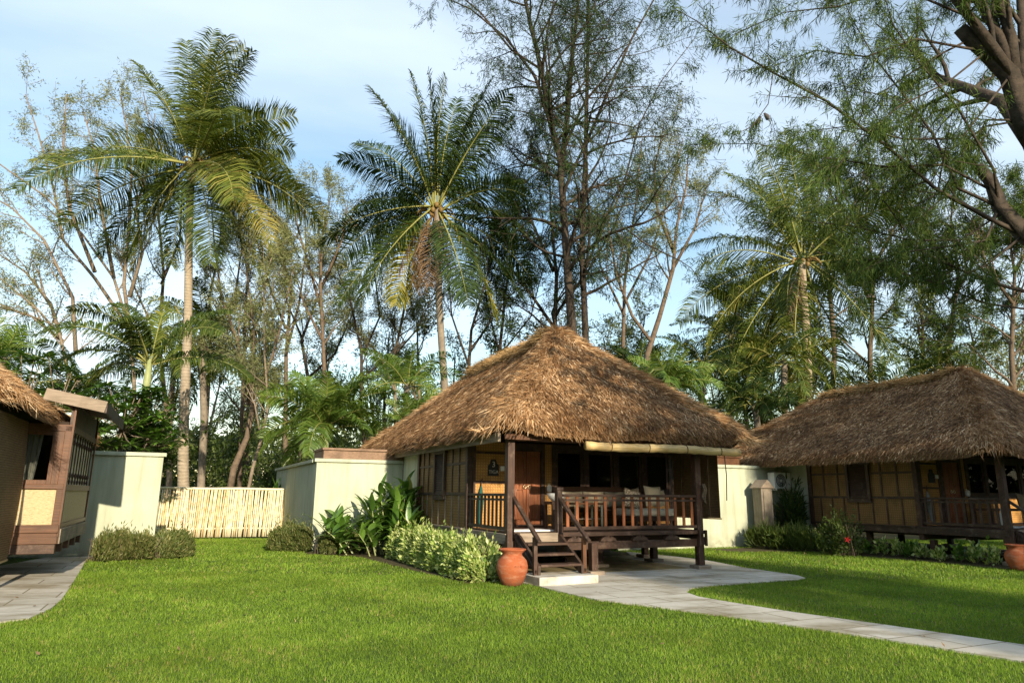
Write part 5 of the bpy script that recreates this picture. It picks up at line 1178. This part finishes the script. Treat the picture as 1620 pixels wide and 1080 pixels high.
# casuarinas further back on the right
pxtree('dark casuarina with low dense boughs behind the forked casuarina trunks', [[(880, 720), (876, 560), (880, 440), (872, 330), (868, 220)], [(878, 520), (830, 450), (790, 400), (770, 330)], [(877, 500), (930, 430), (970, 360), (1000, 290)], [(876, 430), (840, 350), (820, 270)]], 30.5, .15, 161, 'needle_dark', 'bark_dark', 18, 2.8, 3, 7, .03, (.18, .36), 2, 'casuarina_tree', '', 1.0, cr=(.1, 1), up=.0)
for i, (lab, limbs, Y) in enumerate([('casuarina behind the left half of the shaded thatch', [[(1380, 720), (1375, 560), (1385, 440), (1375, 330), (1380, 220)], [(1378, 480), (1340, 400), (1310, 300), (1290, 250)], [(1378, 430), (1420, 350), (1440, 260)]], 34),
        ('broad casuarina at the far right behind the shaded roof peak', [[(1500, 720), (1500, 560), (1510, 440), (1500, 350), (1510, 250)], [(1502, 480), (1550, 400), (1590, 330)], [(1505, 430), (1460, 360), (1430, 300)]], 35),
        ('casuarina in the gap right of the drooping coconut palm', [[(1310, 720), (1320, 560), (1315, 430), (1300, 330), (1290, 260)], [(1316, 450), (1260, 380), (1220, 320)], [(1316, 400), (1350, 330), (1370, 260)]], 33),
        ('casuarina at the right photo edge behind the roof', [[(1610, 720), (1600, 560), (1610, 430), (1600, 330)], [(1602, 480), (1560, 420), (1540, 340)], [(1605, 430), (1650, 360)]], 32),
        ('low casuarina mass behind the gap of the two right roofs', [[(1210, 720), (1200, 600), (1195, 520), (1205, 450)], [(1198, 560), (1160, 510), (1140, 460)], [(1198, 540), (1240, 480)]], 36)]):
    pxtree(lab, limbs, Y, .16, 130 + i, 'needle_green', 'bark_brown', 20, 2.8, 3, 7, .034, (.18, .4), 2, 'casuarina_tree', 'casuarinas behind the right bungalow', 1.0, cr=(.2, 1), up=.0)

# near casuarina whose trunk stands outside the right edge
e = T0('casuarina_tree', 'near casuarina whose dark limbs and hanging twigs enter from the upper right')
t = Tree(9, maxl=3, wob=.13, up=-.02, ang=(25, 60), ratio=(.45, .7), nch=(4, 5), seg=.28, leafn=6, spread=.14, tipr=.0028)
Y = 9.6
tr = scr([(1760, 1000), (1745, 800), (1720, 600), (1690, 400), (1650, 250)], Y)
t.w.tube(tr, [.36, .3, .28, .25, .2], 12)
rr_ = random.Random(12)
B = lambda l, r0, r1, lvl, n, L, yy=0., cr=(.2, 1): t.poly([at(x, y_, Y + yy * 2 * (j / (len(l) - 1))) for j, (x, y_) in enumerate(l)], r0, r1, lvl, n, L, cr=cr)
B([(1650, 250), (1622, 190), (1598, 120), (1560, 82), (1535, 62), (1518, 45)], .2, .11, 3, 1, .2)
B([(1600, 120), (1560, 60), (1512, 0), (1470, -70)], .1, .05, 1, 5, 1.3, -.2); B([(1602, 118), (1582, 60), (1545, 0), (1520, -60)], .09, .05, 1, 5, 1.2, .1); B([(1605, 120), (1600, 60), (1580, 0), (1565, -60)], .1, .06, 1, 4, 1.2); B([(1615, 140), (1618, 60), (1614, 0), (1612, -60)], .08, .05, 1, 4, 1.2, .2)
B([(1690, 420), (1619, 372), (1580, 327), (1567, 288), (1545, 262)], .17, .085, 3, 2, .3, 0)
B([(1619, 372), (1562, 344), (1504, 312), (1482, 300), (1401, 230), (1309, 161), (1223, 115), (1155, 75), (1103, 34), (1060, 10)], 0.037, .004, 2, 35, .95, -.3)
B([(1580, 327), (1516, 298), (1476, 212), (1424, 143), (1384, 92), (1350, 34), (1325, -20)], 0.028, .004, 2, 25, .85, .3)
B([(1580, 327), (1573, 270), (1516, 172), (1453, 98), (1413, 40), (1395, -20)], 0.025, .004, 2, 22, .85, -.5)
B([(1567, 300), (1493, 261), (1401, 264), (1309, 250), (1195, 227), (1091, 229)], 0.022, .004, 2, 28, .8, .1)
B([(1700, 480), (1590, 453), (1527, 430), (1453, 396), (1401, 321), (1340, 270)], 0.031, .004, 2, 25, .9, .2)
B([(1705, 500), (1560, 480), (1480, 450), (1400, 420), (1330, 400)], 0.019, .004, 2, 24, .8, .4)
B([(1619, 372), (1540, 430), (1460, 420), (1380, 420), (1300, 430)], 0.015, .004, 2, 22, .7, .6)
B([(1580, 340), (1520, 380), (1440, 380), (1360, 360), (1280, 350), (1210, 330)], 0.019, .004, 2, 27, .8, .3)
B([(1223, 115), (1215, 165), (1190, 200), (1160, 215)], .01, .005, 3, 2, .3, -.3)
B([(1620, 190), (1560, 200), (1500, 240), (1450, 330), (1420, 420)], 0.019, .004, 2, 19, .8, .5)
def BR(l, yy, r=.022, n=20, L=.85):
    k = len(l) - 1; t.poly([at(x, y_, Y + yy * (j / k) ** 1.3) for j, (x, y_) in enumerate(l)], r, .004, 2, n, L, cr=(.2, 1))
for l in ([(1560, 82), (1450, 62), (1370, 90), (1290, 80), (1210, 110)], [(1540, 30), (1420, -20), (1330, 10), (1240, 20), (1150, 60)], [(1512, 0), (1380, -80), (1270, -60), (1180, -20)], [(1598, 120), (1520, 220), (1430, 220), (1340, 200), (1260, 210)], [(1560, 82), (1500, 130), (1420, 170), (1350, 230), (1300, 300)],
          [(1619, 372), (1560, 420), (1490, 450), (1420, 430), (1350, 400)], [(1580, 327), (1560, 380), (1500, 390), (1420, 400), (1360, 430)], [(1622, 190), (1560, 190), (1540, 230), (1500, 300)], [(1535, 62), (1480, 90), (1390, 150), (1310, 130)]):
    BR(l, rr_.uniform(-1.3, 1.3))
t.poly(scr([(1690, 380), (1760, 300), (1850, 200), (1950, 100)], Y), .15, .04, 1, 9, 1.8); t.poly([tr[3], tr[3] + Vector((.6, -1.5, 1.2)), tr[3] + Vector((1.2, -3.2, 2)), tr[3] + Vector((1.5, -5, 2.4))], .14, .03, 1, 10, 1.8)
t.poly([tr[4], tr[4] + Vector((.3, 1, 1.6)), tr[4] + Vector((.2, 2.4, 3)), tr[4] + Vector((.4, 3.4, 4.6))], .15, .03, 1, 10, 1.7)
t.finish(e, 'bark_dark', 'needle_green', (.09, .23), .0105, 1.7, 5)
# two small doves on one of its twigs
def bird(px, py, lab, rz):
    b = empty('perched_bird', at(px, py, Y - .3), rz, lab, 'bird', 'birds on a twig')
    bd = MB().lathe([(.004, -.085), (.018, -.07), (.034, -.03), (.036, .0), (.028, .035), (.016, .05), (.019, .062), (.019, .075), (.01, .088), (.002, .092)], (0, 0, 0), 10).build('body', 'bird_grey', b, True); bd.rotation_euler = (R(20), R(25), 0)
    MB().bar((-.02, 0, -.05), (-.05, 0, -.15), .03, .008).build('tail', 'bird_grey', b); MB().tube([(.035, -.03, .075), (.055, -.03, .07)], [.004, .001], 5).build('beak', 'black_paint', b)
    MB().box(-.035, .02, -.03, -.024, -.05, .02).build('wing', 'bird_grey', b)
bird(1199, 192, 'lower of the two small birds on the upper right twig', .4); bird(1213, 184, 'upper of the two small birds on the upper right twig', 2.6)

# frangipani bushes on the left
def frangi(label, c, r, h, n, seed, z0=.8):
    random.seed(seed); e = T0('frangipani_bush', label, 'bush', 'frangipani bushes'); m_ = MB(); lv = []; flw = MB(); c = Vector(c); hubs = [c + Vector((r * .45 * math.cos(q), r * .45 * math.sin(q), z0 + (h - z0) * random.uniform(.1, .5))) for q in [i * 1.05 for i in range(6)]]
    for q in hubs: m_.tube([c + Vector((0, 0, -.02)), c.lerp(q, .5) + Vector((0, 0, .1)), q], [.07, .05, .035], 6)
    for k in range(n):
        a = random.uniform(0, 6.28); q = random.uniform(.2, 1) ** .5; el = random.uniform(-.1, 1.4); tip = c + Vector((r * q * math.cos(a) * math.cos(el * .8), r * q * math.sin(a) * math.cos(el * .8), z0 + (h - z0) * (.25 + .75 * math.sin(max(el, 0)) * q + random.uniform(-.1, .05))))
        hb_ = min(hubs, key=lambda q: (q - tip).length); m_.tube([hb_, hb_.lerp(tip, .5) + Vector((0, 0, -.06)), tip], [.022, .015, .011], 4)
        for i in range(17):
            b = i * 2.4 + k; ee = random.uniform(-.1, .8); vs, fs = broadleaf(tip, (math.cos(b) * math.cos(ee), math.sin(b) * math.cos(ee), math.sin(ee)), random.uniform(.26, .42), random.uniform(.08, .11), droop=.5, n=3); lv.append((vs, fs, min(1, max(0, random.gauss(.5, .2)))))
        if random.random() < .12:
            for i in range(5):
                b = i * 1.257; p = tip + Vector((0, -.02, .08)); flw.add([p, p + Vector((.03 * math.cos(b - .5), 0, .03 * math.sin(b - .5))), p + Vector((.055 * math.cos(b), 0, .055 * math.sin(b))), p + Vector((.03 * math.cos(b + .5), 0, .03 * math.sin(b + .5)))], [(0, 1, 2, 3)])
    m_.build('branches', 'bark_grey', e); f_ = leafy('foliage', 'leaf_glossy', lv, e)
    if flw.v: flw.build('flowers', 'flower_white', f_)
p = at(190, 700, 19.2); frangi('frangipani bush with dark green rosettes behind the left pale wall', (p.x, p.y, 0), 1.7, 4.5, 170, 5, 1.9)
p = at(45, 620, 21); frangi('frangipani bush above the left thatched roof', (p.x, p.y, 0), 2.2, 5.6, 180, 6, 2.6)
p = at(232, 700, 21); frangi('smaller frangipani bush with white flowers beside the tall pale palm trunk', (p.x, p.y, 0), .9, 3.6, 70, 7, 1.8)

# ------------------------------------------------------------------ woodland behind
rng = np.random.default_rng(99)
def mass(name, label, n, xr, yr, zr, L, W, mat, clumps, hang=.2):
    cx = rng.uniform(*xr, clumps); cy = rng.uniform(*yr, clumps); cz = zr[0] + (zr[1] - zr[0]) * rng.uniform(0, 1, clumps) ** 1.5; cr = rng.uniform(.5, 1.5, clumps)
    k = rng.integers(0, clumps, n); P = np.stack([cx[k], cy[k], cz[k]], 1) + unit(rng.normal(size=(n, 3))) * (cr[k] * rng.uniform(.3, 1, n) ** .5)[:, None] * (1.2, 1, .8)
    P[:, 2] = np.abs(P[:, 2]) * np.where(P[:, 2] < 0, .3, 1); d = rng.normal(size=(n, 3)); d[:, 2] -= hang
    o = np_mesh(name, rhomb(P, d, rng.uniform(*L, n), rng.uniform(*W, n)), 4, mat, None, np.clip(rng.beta(2, 2, n) + rng.normal(0, .15, clumps)[k], 0, 1)); return tag(o, label, 'vegetation', kind='stuff')
mass('undergrowth', 'olive undergrowth behind the bamboo fence and the left wall', 95000, (-24, 3), (29, 40), (.1, 4.3), (.12, .32), (.05, .12), 'leaf_mid', 330)
mass('undergrowth', 'dark undergrowth behind the right-hand bungalows', 70000, (2, 34), (30, 42), (.2, 6.2), (.15, .4), (.04, .1), 'needle_green', 360, .6)
mass('distant_woods', 'far band of woodland closing the view', 90000, (-70, 70), (52, 75), (.2, 6.5), (.3, .7), (.14, .34), 'leaf_mid', 700)
mass('distant_woods', 'dark low edge of the far woods', 40000, (-60, 60), (44, 50), (0, 2.6), (.25, .6), (.12, .3), 'needle_dark', 400)
mass('undergrowth', 'added unseen foliage beyond the right side of the garden, darkening window reflections', 50000, (34, 44), (-30, 34), (.2, 8), (.4, .9), (.25, .5), 'leaf_mid', 330)  # unseen foliage added so the right bungalow windows reflect dark instead of sky
# trunks of the wood behind
tr_lab = 'thin woodland trunk in the dim wood behind the fence'
protos = []
for k in range(3):
    e = T0('woodland_tree', tr_lab, 'tree', 'trees in the wood behind'); t = Tree(200 + k, maxl=3, wob=.13, up=.08, ang=(20, 45), nch=(3, 5), seg=.8, leafn=4, spread=.4)
    h = 7 + k * 1.5; pts = [Vector((math.sin(i * .9 + k) * .12 * i * .4, math.cos(i * .7 + k) * .1 * i * .4, h * i / 8)) for i in range(9)]
    t.poly(pts, .15, .03, 0, 10, 2.2, cr=(.35, 1)); t.finish(e, ['bark_brown', 'bark_grey', 'bark_dark'][k], ['leaf_sparse', 'leaf_mid', 'needle_olive'][k], (.14, .3), .05, .6, 1); protos.append(e)
rr = random.Random(4); used = [0, 0, 0]
for i in range(44):
    k = i % 3; x = -22 + 58 * (i + rr.random()) / 44; y = rr.uniform(34, 47); e = protos[k] if not used[k] else copy_tree(protos[k]); used[k] = 1
    e.location = (x, y, 0); e.rotation_euler = (0, 0, rr.uniform(0, 6.28)); s_ = rr.uniform(.8, 1.3); e.scale = (s_, s_, s_ * rr.uniform(.9, 1.15))
    if x > 2: e['label'] = 'thin woodland tree in the dim wood behind the right-hand roofs'
# unseen trees added behind the viewpoint: a closed horizon darkens window reflections and fill
for i in range(16):
    k = i % 3; e = copy_tree(protos[k]); e['label'] = 'added unseen tree behind the viewpoint, darkening window reflections and fill'; e.location = (-34 + 5 * i + rr.uniform(-1.5, 1.5), rr.uniform(-38, -30), 0); e.rotation_euler = (0, 0, rr.uniform(0, 6.28)); s_ = rr.uniform(.8, 1.); e.scale = (s_, s_, s_)
mass('undergrowth', 'added unseen hedge-like foliage behind the viewpoint, darkening reflections and fill', 70000, (-50, 60), (-36, -26), (.2, 7.5), (.4, .9), (.25, .5), 'leaf_mid', 500)  # unseen mass added to keep window reflections and sky fill dark
# casuarinas out of frame to the right that shade the right bungalow
for i, (x, y, s_) in enumerate([(18.6, 4.5, 1.05), (21, -2.5, 1.1), (25.5, 3, 1.1), (23.5, -7, 1.2), (18.5, -16.5, 1.3)]):
    if i == 0:
        pc = T0('casuarina_tree', 'casuarina outside the right edge of the view, shading the right bungalow', 'tree', 'casuarinas right of the view'); t = Tree(301, maxl=3, wob=.13, up=.02, ang=(35, 75), ratio=(.45, .65), nch=(4, 5), seg=.6, leafn=6, spread=.3)
        t.poly([Vector((.1 * math.sin(j), .1 * math.cos(j * 1.3), j * 1.15)) for j in range(10)], .25, .05, 0, 26, 3.2, cr=(.22, 1)); t.finish(pc, 'bark_dark', 'needle_green', (.2, .42), .034, 1., 2); c_ = pc
    else: c_ = copy_tree(pc)
    c_.location = (x, y, 0); c_.rotation_euler = (0, 0, i * 1.3); c_.scale = (s_, s_, s_)
# ------------------------------------------------------------------ sky and sun
SUN_EL, TRAVEL = 18.5, -24.3     # light travels towards this azimuth from +Y (degrees, negative = to the left)
az = R(TRAVEL); trav = Vector((math.sin(az) * math.cos(R(SUN_EL)), math.cos(az) * math.cos(R(SUN_EL)), -math.sin(R(SUN_EL))))
sl = D.lights.new('sun', 'SUN'); sl.energy = 5.; sl.angle = R(.5); sl.color = (1., .86, .66)
so = D.objects.new('sun', sl); COL.objects.link(so); so.rotation_euler = trav.to_track_quat('-Z', 'Y').to_euler()
W = D.worlds.new('World'); scene.world = W; W.use_nodes = True; nt = W.node_tree; nt.nodes.clear(); L_ = nt.links.new
out = nt.nodes.new('ShaderNodeOutputWorld'); bg = nt.nodes.new('ShaderNodeBackground'); L_(bg.outputs[0], out.inputs[0]); bg.inputs[1].default_value = .105
sky = nt.nodes.new('ShaderNodeTexSky'); sky.sky_type = 'NISHITA'; sky.sun_disc = False; sky.sun_elevation = R(SUN_EL)
ts = -trav; sky.sun_rotation = math.atan2(ts.x, ts.y); sky.altitude = 0; sky.air_density = 1.3; sky.dust_density = .6; sky.ozone_density = 1.1
tc = nt.nodes.new('ShaderNodeTexCoord'); sp = nt.nodes.new('ShaderNodeSeparateXYZ'); L_(tc.outputs['Generated'], sp.inputs[0])
def mth(op, a, b=0.):
    n = nt.nodes.new('ShaderNodeMath'); n.operation = op
    for i, v in enumerate((a, b)):
        if hasattr(v, 'links'): L_(v, n.inputs[i])
        else: n.inputs[i].default_value = v
    return n.outputs[0]
zz = mth('ADD', mth('MAXIMUM', sp.outputs[2], 0.), .18)
cb = nt.nodes.new('ShaderNodeCombineXYZ'); L_(mth('DIVIDE', sp.outputs[0], zz), cb.inputs[0]); L_(mth('DIVIDE', sp.outputs[1], zz), cb.inputs[1])
mp = nt.nodes.new('ShaderNodeMapping'); mp.inputs['Scale'].default_value = (.55, 1.0, 1); mp.inputs['Location'].default_value = (3.1, 1.7, 0); L_(cb.outputs[0], mp.inputs['Vector'])
nz = nt.nodes.new('ShaderNodeTexNoise'); nz.inputs['Scale'].default_value = .75; nz.inputs['Detail'].default_value = 7; nz.inputs['Roughness'].default_value = .5; nz.inputs['Distortion'].default_value = .4; L_(mp.outputs[0], nz.inputs['Vector'])
rp = nt.nodes.new('ShaderNodeValToRGB'); rp.color_ramp.elements[0].position = .38; rp.color_ramp.elements[1].position = .72; rp.color_ramp.elements[1].color = (.85, .85, .85, 1); rp.color_ramp.elements[0].color = (.12, .12, .12, 1); L_(nz.outputs['Fac'], rp.inputs[0])
mx = nt.nodes.new('ShaderNodeMix'); mx.data_type = 'RGBA'; L_(rp.outputs[0], mx.inputs[0]); hs = nt.nodes.new('ShaderNodeHueSaturation'); hs.inputs['Saturation'].default_value = 1.25; hs.inputs['Value'].default_value = 1.3; hs.inputs['Hue'].default_value = .5; L_(sky.outputs[0], hs.inputs['Color']); L_(hs.outputs[0], mx.inputs[6]); mx.inputs[7].default_value = (7.2, 8.0, 8.8, 1); L_(mx.outputs[2], bg.inputs[0])
scene.view_settings.view_transform = 'Standard'; scene.view_settings.look = 'None'; scene.view_settings.exposure = .72; scene.view_settings.gamma = 1
scene.render.engine = 'CYCLES'; scene.cycles.transparent_max_bounces = 16; scene.cycles.max_bounces = 6
